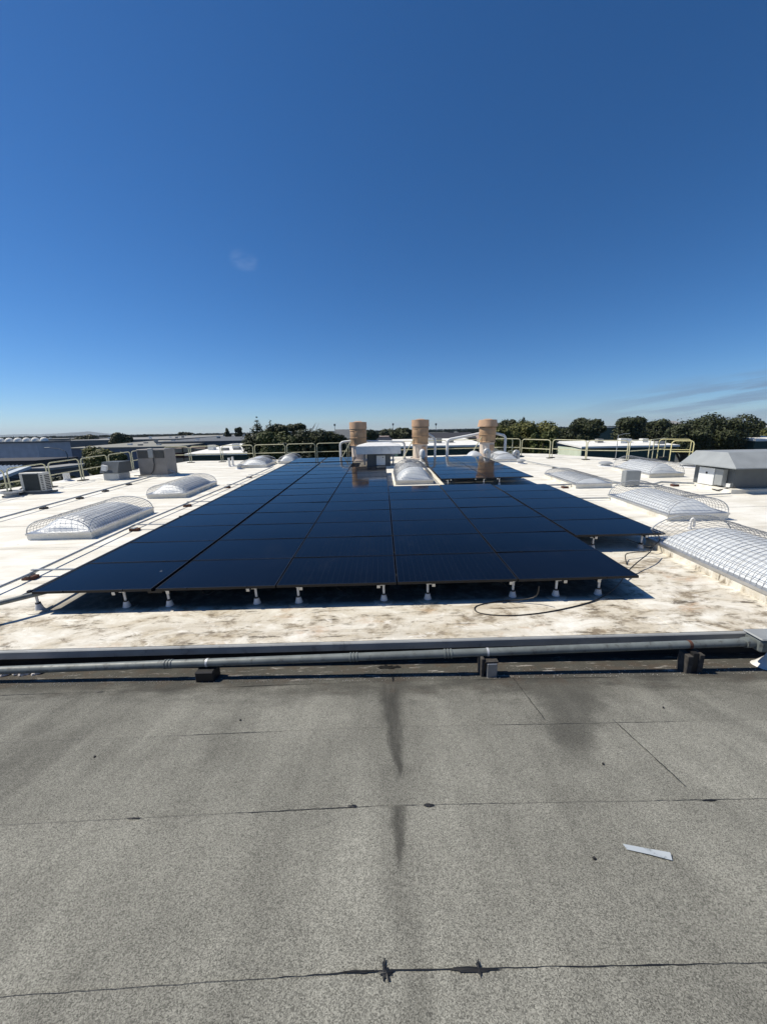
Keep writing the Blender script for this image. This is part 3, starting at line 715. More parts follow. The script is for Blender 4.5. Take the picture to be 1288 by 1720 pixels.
t = thing('air_conditioner', 'beige outdoor air conditioner with dark grille at far left', 'air conditioner', (-13.75, 14.35, zw(-13.75, 14.35)), R(8))
MB().box(-.42, .42, 0, .36, .09, .84).build('case', M['acbox'], t, bevel=.015)
gl = MB().box(-.30, .24, -.012, -.002, .14, .79).build('grille', M['grille'], t)
for k in range(13): MB().box(-.29, .23, -.022, -.012, .165 + k * .048, .172 + k * .048).build('grille_bar', M['greymetal'], gl)
MB().box(.25, .26, -.006, -.001, .1, .83).build('panel_joint', M['greymetal'], t)
for k in range(9): MB().box(.421, .428, .05, .31, .16 + k * .068, .195 + k * .068).build('side_slot', M['slotdark'], t)
for k in range(9): MB().box(.31, .39, -.006, -.001, .16 + k * .068, .19 + k * .068).build('side_slot', M['slotdark'], t)
MB().box(-.5, .55, -.08, .44, -.01, .09).build('plinth', M['greymetal'], t)
MB().tube([(-.42, .2, .3), (-.6, .1, .15), (-.75, 0, .08), (-.95, -.05, .1)], .045, 8).build('hose', M['rubber'], t, True)

# basin at the foot of the left rail
p = onroof(21, 834); t = thing('roof_drain_basin', 'round grey basin at the rail foot by the air conditioner', 'basin', p)
MB().lathe([(.20, -.02), (.22, .12), (.24, .14), (.36, .16), (.36, .22), (.30, .22), (.28, .17), (0.02, .16)], 18, cap=(True, True)).build('bowl', M['galv'], t, True)
MB().lathe([(.05, .15), (.05, .26)], 8).build('plug', M['footplate'], t, True)

# ------------------------------------------------------------------ vents
def vent_pipe(u, v, h, r, label, cap=None, mat='pvc'):
    p = onroof(u, v); t = thing('vent_pipe', label, 'vent pipe', p)
    MB().lathe([(r * 2.4, -.01), (r * 2.2, .015), (r * 1.15, .06), (r * 1.12, .10)], 14).build('flashing', M['boot'], t, True)
    MB().lathe([(r, .05), (r, h), (r * .86, h), (r * .86, h - .06)], 14).build('pipe', M[mat], t, True)
    if cap == 'dome': MB().lathe([(r * 1.25, h - .16), (r * 1.28, h - .02), (r * 1.1, h + .1), (r * .7, h + .17), (.01, h + .2)], 14).build('cowl', M['boxwhite'], t, True)
    if cap == 'mush': MB().lathe([(r * 1.1, h), (r * 1.9, h + .01), (r * 1.9, h + .07), (r * 1.2, h + .12), (.01, h + .14)], 14).build('cowl', M['galv'], t, True)
vent_pipe(386, 784, .52, .06, 'white plastic vent pipe, left of a pair')
vent_pipe(392, 783, .55, .06, 'white plastic vent pipe, right of a pair')
vent_pipe(402, 788, .16, .10, 'squat round grey vent in front of the pipe pair', 'mush', 'galv')
vent_pipe(114, 808, .38, .13, 'short thick white vent between left rail posts')
vent_pipe(186, 797, .40, .07, 'slim white vent by the rail left of the metal hood')
vent_pipe(196, 798, .40, .13, 'short white vent beside the small metal hood')
vent_pipe(709, 779, .62, .13, 'white cowl pipe before the middle tan stack', 'dome')
vent_pipe(874, 779, .12, .12, 'squat white vent cap right of the rear block', 'mush', 'pvc')
vent_pipe(1016, 783, .10, .16, 'low white vent cap before the caged skylight by rails', 'mush', 'pvc')
vent_pipe(1156, 784, .10, .20, 'low white round cap left of the big hood', 'mush', 'pvc')
vent_pipe(713, 785, .14, .16, 'squat white cap with dark side by the notch skylight', 'mush', 'pvc')
vent_pipe(690, 780, .10, .18, 'low white cap behind the notch skylight', 'mush', 'pvc')
def gooseneck(u, v, h, r, label, dirx=-1, mat='galv', reach=.22):
    p = onroof(u, v); t = thing('gooseneck_vent', label, 'vent pipe', p)
    pts = [(0, 0, 0), (0, 0, h - .12)] + [(dirx * reach / 2 * (1 - math.cos(a)), 0, h - .12 + .12 * math.sin(a)) for a in [k * math.pi / 6 for k in range(1, 6)]] + [(dirx * reach, 0, h - .12), (dirx * reach, 0, h - .2)]
    MB().tube(pts, r, 10).build('pipe', M[mat], t, True)
    MB().lathe([(r * 2, -.01), (r * 1.9, .02), (r * 1.1, .06)], 12).build('flashing', M['boot'], t, True)
gooseneck(820, 774, .62, .10, 'galvanised gooseneck vent before the right tan stack')
gooseneck(869, 773, .50, .10, 'galvanised gooseneck vent by the slanting rail')
gooseneck(1157, 889, .25, .025, 'thin white bent pipe between two right caged skylights', 1, 'pvc', .09)
p = onroof(1033, 772); t = thing('antenna_pole', 'thin grey pole standing behind the right guard rails', 'pole', p)
MB().tube([(0, 0, 0), (0, 0, 1.3)], .018, 6).build('mast', M['conduit'], t); MB().tube([(0, 0, 1.28), (.25, 0, 1.36), (.6, 0, 1.38)], .014, 6).build('arm', M['conduit'], t)
MB().box(-.1, .1, -.1, .1, -.01, .03).build('foot', M['footplate'], t)

# ------------------------------------------------------------------ junction box and conduits
p = onroof(1057, 817); t = thing('junction_box', 'upright grey electrical box between two right skylights', 'electrical box', p)
MB().box(-.26, .26, -.12, .12, .05, .56).build('case', M['boxgrey'], t, bevel=.012)
MB().box(-.24, .24, -.128, -.121, .07, .54).build('door', M['boxgrey'], t); MB().box(-.24, -.2, -.08, .08, -.02, .05).build('foot', M['conduit'], t); MB().box(.2, .24, -.08, .08, -.02, .05).build('foot', M['conduit'], t)
def conduit(pts, r, label, blocks=(), mat='conduit', bm='rustwood', h=.10, cat='conduit', name='conduit', couplers=()):
    P = [Vector((q[0], q[1], zw(q[0], q[1]) + (q[2] if len(q) > 2 else h))) for q in pts]; o = P[0].copy()
    t = thing(name, label, cat, o)
    L = [p - o for p in P]
    MB().tube(L, r, 10).build('pipe', M[mat], t, True)
    def along(q):
        tot = sum((b - a).length for a, b in zip(P, P[1:])); s_ = q * tot
        for a, b in zip(P, P[1:]):
            l = (b - a).length
            if s_ <= l: return a + (b - a) * (s_ / l), (b - a).normalized()
            s_ -= l
        return P[-1], (P[-1] - P[-2]).normalized()
    for q in couplers:
        c0, dr = along(q); MB().lathe([(r * 1.25, -.05), (r * 1.25, .05)], 10, m=Matrix.Translation(c0 - o) @ dr.to_track_quat('Z', 'Y').to_matrix().to_4x4()).build('coupling', M[mat], t, True)
    return t, P, along
def block(p, label, w=.20, d=.10, h=.09, mat='rustwood', rz=0., group='pipe support blocks on the white roof', strap=None):
    t = thing('support_block', label, 'support block', p, rz, False, group)
    MB().box(-w / 2, w / 2, -d / 2, d / 2, -.015, h).build('block', M[mat], t, bevel=.008)
    s = MB(); s.box(-.04, .04, -d / 2 - .004, d / 2 + .004, h, h + .012); s.build('clip', M['conduit'], t)
    return t
conduit([(-11.0, 5.0), (-10.9, 10), (-11.1, 17.4), (-11.0, 18.2)], .026, 'thin conduit on blocks running to the taupe air handler')
for i, (u, v) in enumerate([(82, 855), (142, 838), (182, 826), (217, 815)]):
    p = onroof(u, v); p.x = -10.9 - .2 * (p.y - 10) / 7.4; p.z = zw(p.x, p.y); block(p, f'small dark block under the left thin conduit, {ORD[i]} from front', .22, .12, .07, 'wood')
conduit([(-6.28, 4.2), (-6.2, 6), (-6.32, 9), (-6.15, 14), (-6.0, 20.2)], .022, 'long thin conduit beside the left flank of the array', couplers=(.12, .3, .55))
for i, (u, v) in enumerate([(62, 973), (227, 892), (321, 851), (381, 820), (419, 803)]):
    p = onroof(u, v); p.x = -6.2; p.z = zw(p.x, p.y); block(p, f'red-brown block under conduit left of the array, {ORD[i]} from front', .22, .13, .075)
    o = thing('strut_bar', f'short steel bar from conduit to left array edge, {ORD[i]} from front', 'bar', (-6.2, p.y + .1, zw(-6.2, p.y)), 0, False, 'bars tying the conduit to the array')
    MB().box(-.05, 1.1, -.02, .02, .13, .15).build('bar', M['conduit'], o)
conduit([(-6.2, 4.02, .27), (-5.26, 4.66, .27), (-4.6, 5.25, .27), (-4.2, 5.6, .22)], .036, 'thick grey pipe passing under the left front array corner', mat='paintpipe', name='roof_pipe', cat='pipe')
r1 = [onroof(897, 816, .1), onroof(947, 814, .1), onroof(1000, 812, .1), onroof(1044, 811, .1)]
conduit([(p.x, p.y) for p in r1], .028, 'conduit from the array to the upright grey box')
r2 = [onroof(1070, 812, .1), onroof(1098, 813, .1), onroof(1110, 809.5, .1), onroof(1165, 812, .1)]
conduit([(p.x, p.y) for p in r2], .032, 'conduit from grey box to the big hooded unit')
r3 = [onroof(972, 837, .08), onroof(1052, 836, .08), onroof(1133, 834, .08), onroof(1226, 829, .08)]
conduit([(p.x, p.y) for p in r3], .02, 'thin conduit crossing in front of the upright grey box', h=.08)
r4 = [onroof(882, 774, .08), onroof(931, 784, .08), onroof(975, 797, .08), onroof(1042, 811, .08)]
conduit([(p.x, p.y) for p in r4], .022, 'conduit slanting from the far vents to the grey box', h=.08)
p = onroof(948, 820); block(p, 'rusty block under the conduit right of the array', .2, .16, .07)
p = onroof(1132, 817); block(p, 'rusty block between grey box and big hooded unit', .2, .16, .08)
p = onroof(975, 799); block(p, 'dark block on the flat caged skylight side', .2, .14, .06, 'wood')
p = onroof(1133, 837); block(p, 'dark block under thin conduit behind a right skylight', .2, .14, .06, 'wood')
p = onroof(931, 787); block(p, 'dark block under slanting conduit near the far rails', .2, .14, .06, 'wood')

# black cable looping from the array to the right skylight
cp = [(905, 985, .30), (895, 1004, .10), (840, 1010, .02), (800, 1018, .012), (806, 1030, .012), (860, 1034, .012), (930, 1026, .015), (1000, 1008, .02), (1035, 985, .05), (1052, 962, .10), (1068, 946, .14), (1088, 930, .20), (1098, 918, .22)]
P = [onroof(u, v, h) for u, v, h in cp]; o0 = P[0].copy()
def smooth_pts(P, k=5):
    out = []
    for i in range(len(P) - 1):
        p0, p1, p2, p3 = P[max(i - 1, 0)], P[i], P[i + 1], P[min(i + 2, len(P) - 1)]
        for j in range(k):
            q = j / k; out.append(.5 * ((2 * p1) + (p2 - p0) * q + (2 * p0 - 5 * p1 + 4 * p2 - p3) * q * q + (3 * p1 - p0 - 3 * p2 + p3) * q ** 3))
    return out + [P[-1]]
cb = MB().tube([p for p in smooth_pts(P)], .009, 6).build('power_cable', M['rubber'], None, True)
tag(cb, 'black cable looping out from under the array front', 'cable')
P = [onroof(u, v, h) for u, v, h in [(1024, 985, .25), (1028, 965, .06), (1036, 960, .03), (1030, 1000, .02), (1010, 1004, .02)]]
P2 = [onroof(u, v, h) for u, v, h in [(1050, 905, .25), (1070, 912, .12), (1092, 918, .16), (1108, 905, .2), (1095, 890, .25)]]
tag(MB().tube(smooth_pts(P2), .009, 6).build('power_cable', M['rubber'], None, True), 'black cable from stepped-back panels to the large caged skylight', 'cable')
P3 = [onroof(u, v, h) for u, v, h in [(1052, 948, .02), (1050, 932, .10), (1062, 928, .12), (1085, 926, .1), (1097, 922, .2)]]
tag(MB().tube(smooth_pts(P3), .008, 6).build('power_cable', M['rubber'], None, True), 'short black cable bend beside the front right array corner', 'cable')

for i, (xa, xb) in enumerate([(-2.9, -2.1), (-.9, -.25), (.3, 1.0), (1.6, 2.2), (2.5, 3.0)]):
    ya = 5.02 + .1 * (i % 3); dip = .10 + .05 * (i % 2)
    pp = [Vector((xa + (xb - xa) * k / 8, ya + .04 * math.sin(k * 1.7 + i), zw(xa, ya) + .29 - dip * 4 * (k / 8) * (1 - k / 8) - (.05 if k == 3 else 0))) for k in range(9)]
    tag(MB().tube(smooth_pts(pp), .006, 6).build('hanging_wire', M['rubber'], None, True), f'black wire sagging in the shade under the front panels, {ORD[i]} from left', 'wire', 'wires sagging under the array')

# ------------------------------------------------------------------ front pipe in the trough
def pipe_at(u, v, Y=3.63): return atd(u, v, Y)
A, B = pipe_at(0, 1126), pipe_at(1262, 1078.5); dr = (B - A).normalized(); A2 = A - dr * 6
t = thing('roof_pipe', 'long grey pipe lying on blocks before the white roof edge', 'pipe', A2)
Lr = .044
MB().tube([Vector(), B - A2], Lr, 16).build('pipe', M['paintpipe'], t, True)
rot = dr.to_track_quat('Z', 'Y').to_matrix().to_4x4()
def on_pipe(u):
    d = ray(u, 1100); k = d.x / d.y * 3.63; q = (k - A.x) / dr.x; return A + dr * q
for u in (281, 594, 752):
    c0 = on_pipe(u) - A2
    for o_ in (-.035, .0, .035): MB().lathe([(Lr, -.012), (Lr * 1.16, -.008), (Lr * 1.16, .008), (Lr, .012)], 16, m=Matrix.Translation(c0 + dr * o_) @ rot, cap=(False, False)).build('coupling', M['paintpipe'], t, True)
for u in (347, 818):
    c0 = on_pipe(u) - A2; MB().lathe([(Lr * 1.06, -.012), (Lr * 1.06, .012)], 16, m=Matrix.Translation(c0) @ rot, cap=(False, False)).build('strap', M['strapw'], t, True)
c0 = on_pipe(1153) - A2; MB().lathe([(Lr * 1.08, -.018), (Lr * 1.08, .018)], 16, m=Matrix.Translation(c0) @ rot, cap=(False, False)).build('strap', M['rustwood'], t, True)
for i, (u, lab) in enumerate([(347, 'low black block under the front pipe, left one'), (818, 'grey wooden block pair under the front pipe, middle one'), (1155, 'tall dark block under the front pipe, right one'), (-240, 'block under the front pipe beyond left edge')]):
    if u < 0: continue
    c0 = on_pipe(u); zb = zg(c0.x, c0.y - .05); t2 = thing('support_block', lab, 'support block', (c0.x, c0.y - .05, zb), rnd.uniform(-.1, .1), False, 'blocks under the front pipe')
    hh = c0.z - Lr - zb - .004
    if u == 347:
        MB().box(-.10, .10, -.06, .12, -.04, hh).build('block', M['rubber'], t2, bevel=.01)
    elif u == 818:
        MB().box(-.09, -.055, -.05, .1, -.04, hh + .03).build('block', M['wood'], t2, bevel=.006); MB().box(-.03, .08, -.07, .09, -.04, hh - .02).build('block', M['conduit'], t2, bevel=.006); MB().box(-.05, .09, -.06, .1, hh - .018, hh).build('plate', M['wood'], t2)
    else:
        MB().box(-.09, -.03, -.06, .08, -.04, hh - .03).build('block', M['wood'], t2, bevel=.006); MB().box(.03, .09, -.06, .08, -.04, hh - .015).build('block', M['wood'], t2, bevel=.006); MB().box(-.028, .028, -.05, .09, -.04, hh).build('web', M['rubber'], t2)
e = B; t = thing('pull_box', 'grey conduit box at the right end of the front pipe', 'electrical box', e, 0)
MB().box(.0, .75, -.10, .10, -.075, .075).build('body', M['paintpipe'], t, bevel=.02); MB().box(-.02, .77, -.115, .115, .076, .10).build('lid', M['boxgrey'], t, bevel=.012)
MB().lathe([(Lr * 1.3, -.09), (Lr * 1.3, .0)], 14, m=rot).build('hub', M['paintpipe'], t, True)
p = (4.36, 3.62, zg(4.36, 3.62)); t = thing('pipe_boot', 'white cone boot at right edge under the pull box', 'pipe boot', p)
MB().lathe([(.20, -.03), (.17, .0), (.10, .10), (.075, .2)], 18).build('cone', M['pvc'], t, True); MB().lathe([(.06, .15), (.06, .36)], 12).build('riser', M['paintpipe'], t, True)

# scrap of metal flashing on the grey roof
a, b = Vector((1.27, 1.64)), Vector((1.50, 1.535))
def gpt(u, v):
    d = ray(u, v); t_ = (-2.77 + .2155 * 4.0) / (d.z + .2155 * d.y); return Vector((d.x * t_, d.y * t_))
A_, B_, C_, D_ = gpt(1045, 1420), gpt(1124, 1437), gpt(1128, 1448), gpt(1052, 1429)
s = MB(); pts = [(A_, .012), ((A_ + B_) / 2, .016), (B_, .022), (C_, .012), ((C_ + D_) / 2, .014), (D_, .010)]
s.add([(p.x, p.y, zg(p.x, p.y) + h) for p, h in pts] + [(p.x, p.y, zg(p.x, p.y) + h - .002) for p, h in pts], [(0, 1, 4, 5), (1, 2, 3, 4), (6, 11, 10, 7), (7, 10, 9, 8)] + [(i, (i + 1) % 6, 6 + (i + 1) % 6, 6 + i) for i in range(6)])
mt = NT('scuffed_tape'); q = mt.pos(); mt.fin(mt.mix(mt.map(mt.noise(q, 26, 4), .56, .66), (.48, .52, .54), (.30, .33, .34)), .4, .2)
tag(s.build('metal_scrap', mt.m), 'pale strip of scrap metal lying on the grey roof', 'scrap strip')
for i, (u, v) in enumerate([(997, 1444), (1012, 1285), (404, 1211), (160, 1273), (1113, 1190)]):
    p = gpt(u, v); s = MB(); s.lathe([(.004, 0), (.009, .004), (.006, .012), (.001, .014)], 6)
    o = s.build('pebble', M['rubber']); o.location = (p.x, p.y, zg(p.x, p.y) + .006)
    tag(o, ['dark pebble left of the pale metal scrap', 'dark pebble below the damp stain', 'dark pebble left of centre on the upper grey roof', 'dark crumb on the left of the grey roof', 'dark crumb on the upper right grey roof'][i], 'pebble')
# foam lump in the trough at far left, and crumbs of stone
fl = MB(); r_ = random.Random(3)
for k in range(70):
    px, py = r_.uniform(-5.4, -4.05), r_.uniform(3.74, 3.86); rr = r_.uniform(.015, .05); fl.lathe([(rr * .6, 0), (rr, rr * .5), (rr * .7, rr), (.002, rr * 1.15)], 6, (px, py, zg(px, py)))
o = fl.build('foam_bead', plain('aged_foam', (.55, .52, .50), .85, 0, .3, 30), None, True); tag(o, 'lumpy pale foam bead in the trough at far left', 'foam')
gv_ = MB(); r_ = random.Random(5)
for k in range(900):
    px = r_.uniform(-5, 5); py = 3.48 + abs(r_.gauss(0, .12)); rr = r_.uniform(.002, .006)
    if py > 3.95: continue
    gv_.lathe([(rr, 0), (rr * .6, rr)], 4, (px, py, zg(px, py) + .004))
o = gv_.build('loose_granules', plain('pale_granules', (.4, .38, .35), .9), kind='stuff'); o['label'] = 'loose pale granules in the trough under the pipe'

# ------------------------------------------------------------------ trees
def tree(label, u, vtop, Y, wpx, mat='leaf_mid', shape='round', n=2600, leaf=None, dense=2.6, group='trees beyond the roof', name='tree', seed=None, squash=1.):
    sd_ = seed if seed is not None else int(u * 7 + Y); r_ = random.Random(sd_)
    top = atd(u, vtop, Y); H = top.z; W = wpx * Y / FPX / 2 * 1.0
    t = thing(name, label, 'tree', (top.x, Y, 0), r_.uniform(0, 6), False, group)
    tr = MB(); tr.tube([(0, 0, 0), (.1, .05, H * .35), (-.05, .1, H * .62), (0, 0, H * .9)], [W * .13 + .08, W * .1 + .06, W * .07 + .04, .03], 8)
    lobes = []
    if shape == 'round':
        cz0 = max(H - W * 1.7 * squash, H * .30); hh = (H - cz0) / 2; lobes.append((0, 0, cz0 + hh, W * .80, hh * .86))
        for k in range(15):
            a = r_.uniform(0, 6.28); q = r_.uniform(.35, .80); zz = r_.uniform(-.75, .85); rad = r_.uniform(.24, .42)
            lobes.append((math.cos(a) * W * q * math.sqrt(1 - zz * zz * .6), math.sin(a) * W * q * math.sqrt(1 - zz * zz * .6), cz0 + hh + zz * hh * .78, W * rad, W * rad * .75))
    elif shape == 'conifer':
        for k in range(22):
            q = k / 21; zz = H * (.25 + .72 * q); rad = W * (1 - q) ** .6 * .95 + W * .12; a = r_.uniform(0, 6.28); off = W * (1 - q) * .45
            lobes.append((math.cos(a) * off, math.sin(a) * off, zz, rad * r_.uniform(.65, 1.), H * .055))
    elif shape == 'umbrella':
        for k in range(12):
            a = r_.uniform(0, 6.28); q = r_.uniform(0, .75); lobes.append((math.cos(a) * W * q, math.sin(a) * W * q, H - W * .32 - q * W * .14 + r_.uniform(-.1, .1) * W, W * r_.uniform(.25, .4), W * .18))
    elif shape == 'spray':
        for k in range(26):
            a = r_.uniform(0, 6.28); q = r_.uniform(.1, .85); zz = H - W * .3 - (H * .5 * r_.random() ** 1.3) - q * W * .35
            lobes.append((math.cos(a) * W * q, math.sin(a) * W * q, zz, W * r_.uniform(.16, .28), W * r_.uniform(.2, .42)))
    for lx, ly_, lz, lr, lh in lobes[1:14:2]:
        tr.tube([(0, 0, max(H * .25, lz - lh - W * .5)), (lx * .5, ly_ * .5, lz - lh * .6), (lx, ly_, lz)], [W * .05 + .03, W * .03 + .02, .015], 5)
    tr.build('trunk', M['bark'], t)
    V = []; Fc = []; ls = leaf or max(.13, Y * .0036)
    wts = [l[3] * l[3] + .01 for l in lobes]
    for k in range(int(n * dense)):
        lx, ly_, lz, lr, lh = r_.choices(lobes, wts)[0]
        d = Vector((r_.gauss(0, 1), r_.gauss(0, 1), r_.gauss(0, 1))).normalized(); q = r_.uniform(.3, 1.) ** .5 * (1 + (.15 if r_.random() < .15 else 0))
        c0 = Vector((lx + d.x * lr * q, ly_ + d.y * lr * q, lz + d.z * lh * q))
        nrm = (d + Vector((r_.uniform(-.8, .8), r_.uniform(-.8, .8), r_.uniform(-.3, .9)))).normalized()
        a_ = nrm.orthogonal().normalized(); b_ = nrm.cross(a_); an = r_.uniform(0, 6.28); e1 = a_ * math.cos(an) + b_ * math.sin(an); e2 = nrm.cross(e1)
        sz = ls * r_.uniform(.6, 1.3); i0 = len(V)
        V += [c0 - e1 * sz, c0 - e2 * sz * .45 + e1 * sz * .1, c0 + e1 * sz, c0 + e2 * sz * .5 + e1 * sz * .1 + nrm * sz * .15]; Fc.append((i0, i0 + 1, i0 + 2, i0 + 3))
    me = bpy.data.meshes.new('crown'); me.from_pydata([tuple(v) for v in V], [], Fc)
    link('crown', me, M[mat], t)
    return t
tree('tall pointed dark conifer, leftmost of the clump behind the back rails', 431, 701, 48, 52, 'leaf_dark', 'conifer', 2600)
tree('second dark conifer of the clump behind the back rails', 453, 706, 50, 50, 'leaf_dark', 'conifer', 2400, seed=5)
tree('dark rounded tree right of the two conifers', 470, 711, 52, 40, 'leaf_dark', 'round', 1800)
tree('dark flat-topped umbrella pine above the clump behind back rails', 492, 708, 56, 46, 'leaf_dark', 'umbrella', 1500)
tree('dark bushy tree at the left foot of the conifers', 425, 726, 44, 50, 'leaf_dark', 'round', 2400)
tree('green bushy tree in the middle of the back clump', 470, 719, 42, 80, 'leaf_mid', 'round', 3600)
tree('green bushy tree at right of the back clump', 522, 718, 43, 84, 'leaf_dark', 'round', 3600)
tree('low green tree left of the first tan stack', 563, 725, 44, 54, 'leaf_dark', 'round', 2400)
tree('round green tree top beyond the left roof edge rails', 168, 750, 31, 62, 'leaf_olive', 'round', 4200, seed=12)
tree('lower green tree at right of the round left one', 192, 760, 33, 40, 'leaf_mid', 'round', 2200)
tree('dark hedge-like tree beyond the left basin', 10, 806, 24, 110, 'leaf_mid', 'round', 3000)
tree('small dark tree below the left air conditioner rails', 100, 795, 27, 60, 'leaf_dark', 'round', 2000)
tree('wide dark far tree clump among the left warehouses', 140, 733, 210, 50, 'leaf_dark', 'round', 1500)
tree('single round dark far tree among the left warehouses', 201, 726, 170, 34, 'leaf_dark', 'round', 2000)
tree('tiny dark tree pair on the left skyline, larger one', 307, 725, 330, 16, 'leaf_dark', 'round', 700)
tree('tiny dark tree pair on the left skyline, smaller one', 320, 726, 330, 14, 'leaf_dark', 'round', 700)
tree('small far conifer left of the big clump', 381, 718.5, 160, 15, 'leaf_dark', 'conifer', 900)
tree('small far ragged tree left of the big clump', 401, 717, 160, 17, 'leaf_dark', 'spray', 800)
tree('dark tree just right of the first tan stack', 622, 720, 95, 28, 'leaf_dark', 'round', 1500)
tree('dark wide tree behind the pinkish building', 652, 719, 190, 34, 'leaf_dark', 'round', 1500)
tree('dark tree left of the middle tan stack', 676, 717, 95, 40, 'leaf_dark', 'round', 2000)
tree('olive feathery tree right of the right stack', 896, 705, 48, 84, 'leaf_olive', 'round', 4600)
tree('olive feathery lower tree beside the right stack', 852, 711, 46, 56, 'leaf_olive', 'round', 3200)
tree('dark ragged tree behind the olive trees, left one', 850, 703, 75, 34, 'leaf_dark', 'round', 1600)
tree('dark ragged pointed tree behind the olive trees', 879, 701, 78, 26, 'leaf_dark', 'conifer', 1400)
tree('olive tree low behind the slanting guard rails', 915, 722, 44, 60, 'leaf_mid', 'spray', 3000)
tree('dark round tree left of the white-roofed green building', 986, 700, 92, 54, 'leaf_dark', 'round', 3000)
tree('dark low tree at the left of the round dark tree', 955, 716, 98, 34, 'leaf_dark', 'round', 1500)
tree('dark round tree behind the white-roofed green building, left', 1060, 699, 95, 62, 'leaf_dark', 'round', 3200)
tree('dark round tree behind the white-roofed green building, right', 1107, 702, 98, 50, 'leaf_dark', 'round', 2600)
tree('big dark evergreen left part of the right hand group', 1157, 700, 72, 78, 'leaf_dark', 'round', 3600)
tree('tallest big dark evergreen of the right hand group', 1212, 695, 74, 92, 'leaf_dark', 'round', 4600)
tree('dark evergreen at the right end of the right group', 1250, 706, 76, 52, 'leaf_dark', 'round', 2600)
tree('pale green shrub tree at the right picture edge', 1286, 716, 80, 40, 'leaf_olive', 'round', 1600)
# bare tree
p = atd(520, 711, 47); t = thing('bare_tree', 'leafless grey tree above the clump behind the back rails', 'tree', (p.x, 47, 0)); s = MB(); r_ = random.Random(4)
s.tube([(0, 0, 0), (.1, 0, p.z * .6), (0, 0, p.z - .7)], [.16, .11, .06], 6)
for k in range(16):
    z0 = p.z - r_.uniform(.6, 2.6); a = r_.uniform(0, 6.28); l = r_.uniform(.6, 1.6); s.tube([(0, 0, z0), (math.cos(a) * l * .5, math.sin(a) * l * .5, z0 + l * .45), (math.cos(a) * l * .8, math.sin(a) * l * .8, z0 + l)], [.035, .022, .01], 4)
s.build('branches', M['bark'], t)
# far wood line along the horizon
r_ = random.Random(21); V = []; Fc = []
for k in range(1500):
    Y = r_.choice((700, 1000, 1500, 2200, 3200)) * r_.uniform(.85, 1.15); X = r_.uniform(-1.2, 1.2) * Y; w = r_.uniform(6, 22) * (Y / 1000) ** .4; h = r_.uniform(5, 10)
    for q in range(10):
        cx, cy, cz = X + r_.uniform(-w, w), Y + r_.uniform(-w, w) * .4, r_.uniform(1, h - 1); s_ = r_.uniform(2, 4) * (Y / 1000) ** .3; i0 = len(V)
        V += [(cx - s_, cy, cz - s_ * .8), (cx + s_ * r_.uniform(.5, 1), cy + 1, cz - s_ * .7), (cx + s_ * .7, cy, cz + s_ * .6), (cx - s_ * .6, cy - 1, cz + s_ * r_.uniform(.3, .9))]; Fc.append((i0, i0 + 1, i0 + 2, i0 + 3))
me = bpy.data.meshes.new('far_woods'); me.from_pydata(V, [], Fc); o = link('far_woods', me, M['leaf_dark'], None, 'stuff'); o['label'] = 'far dark wood line along the horizon'

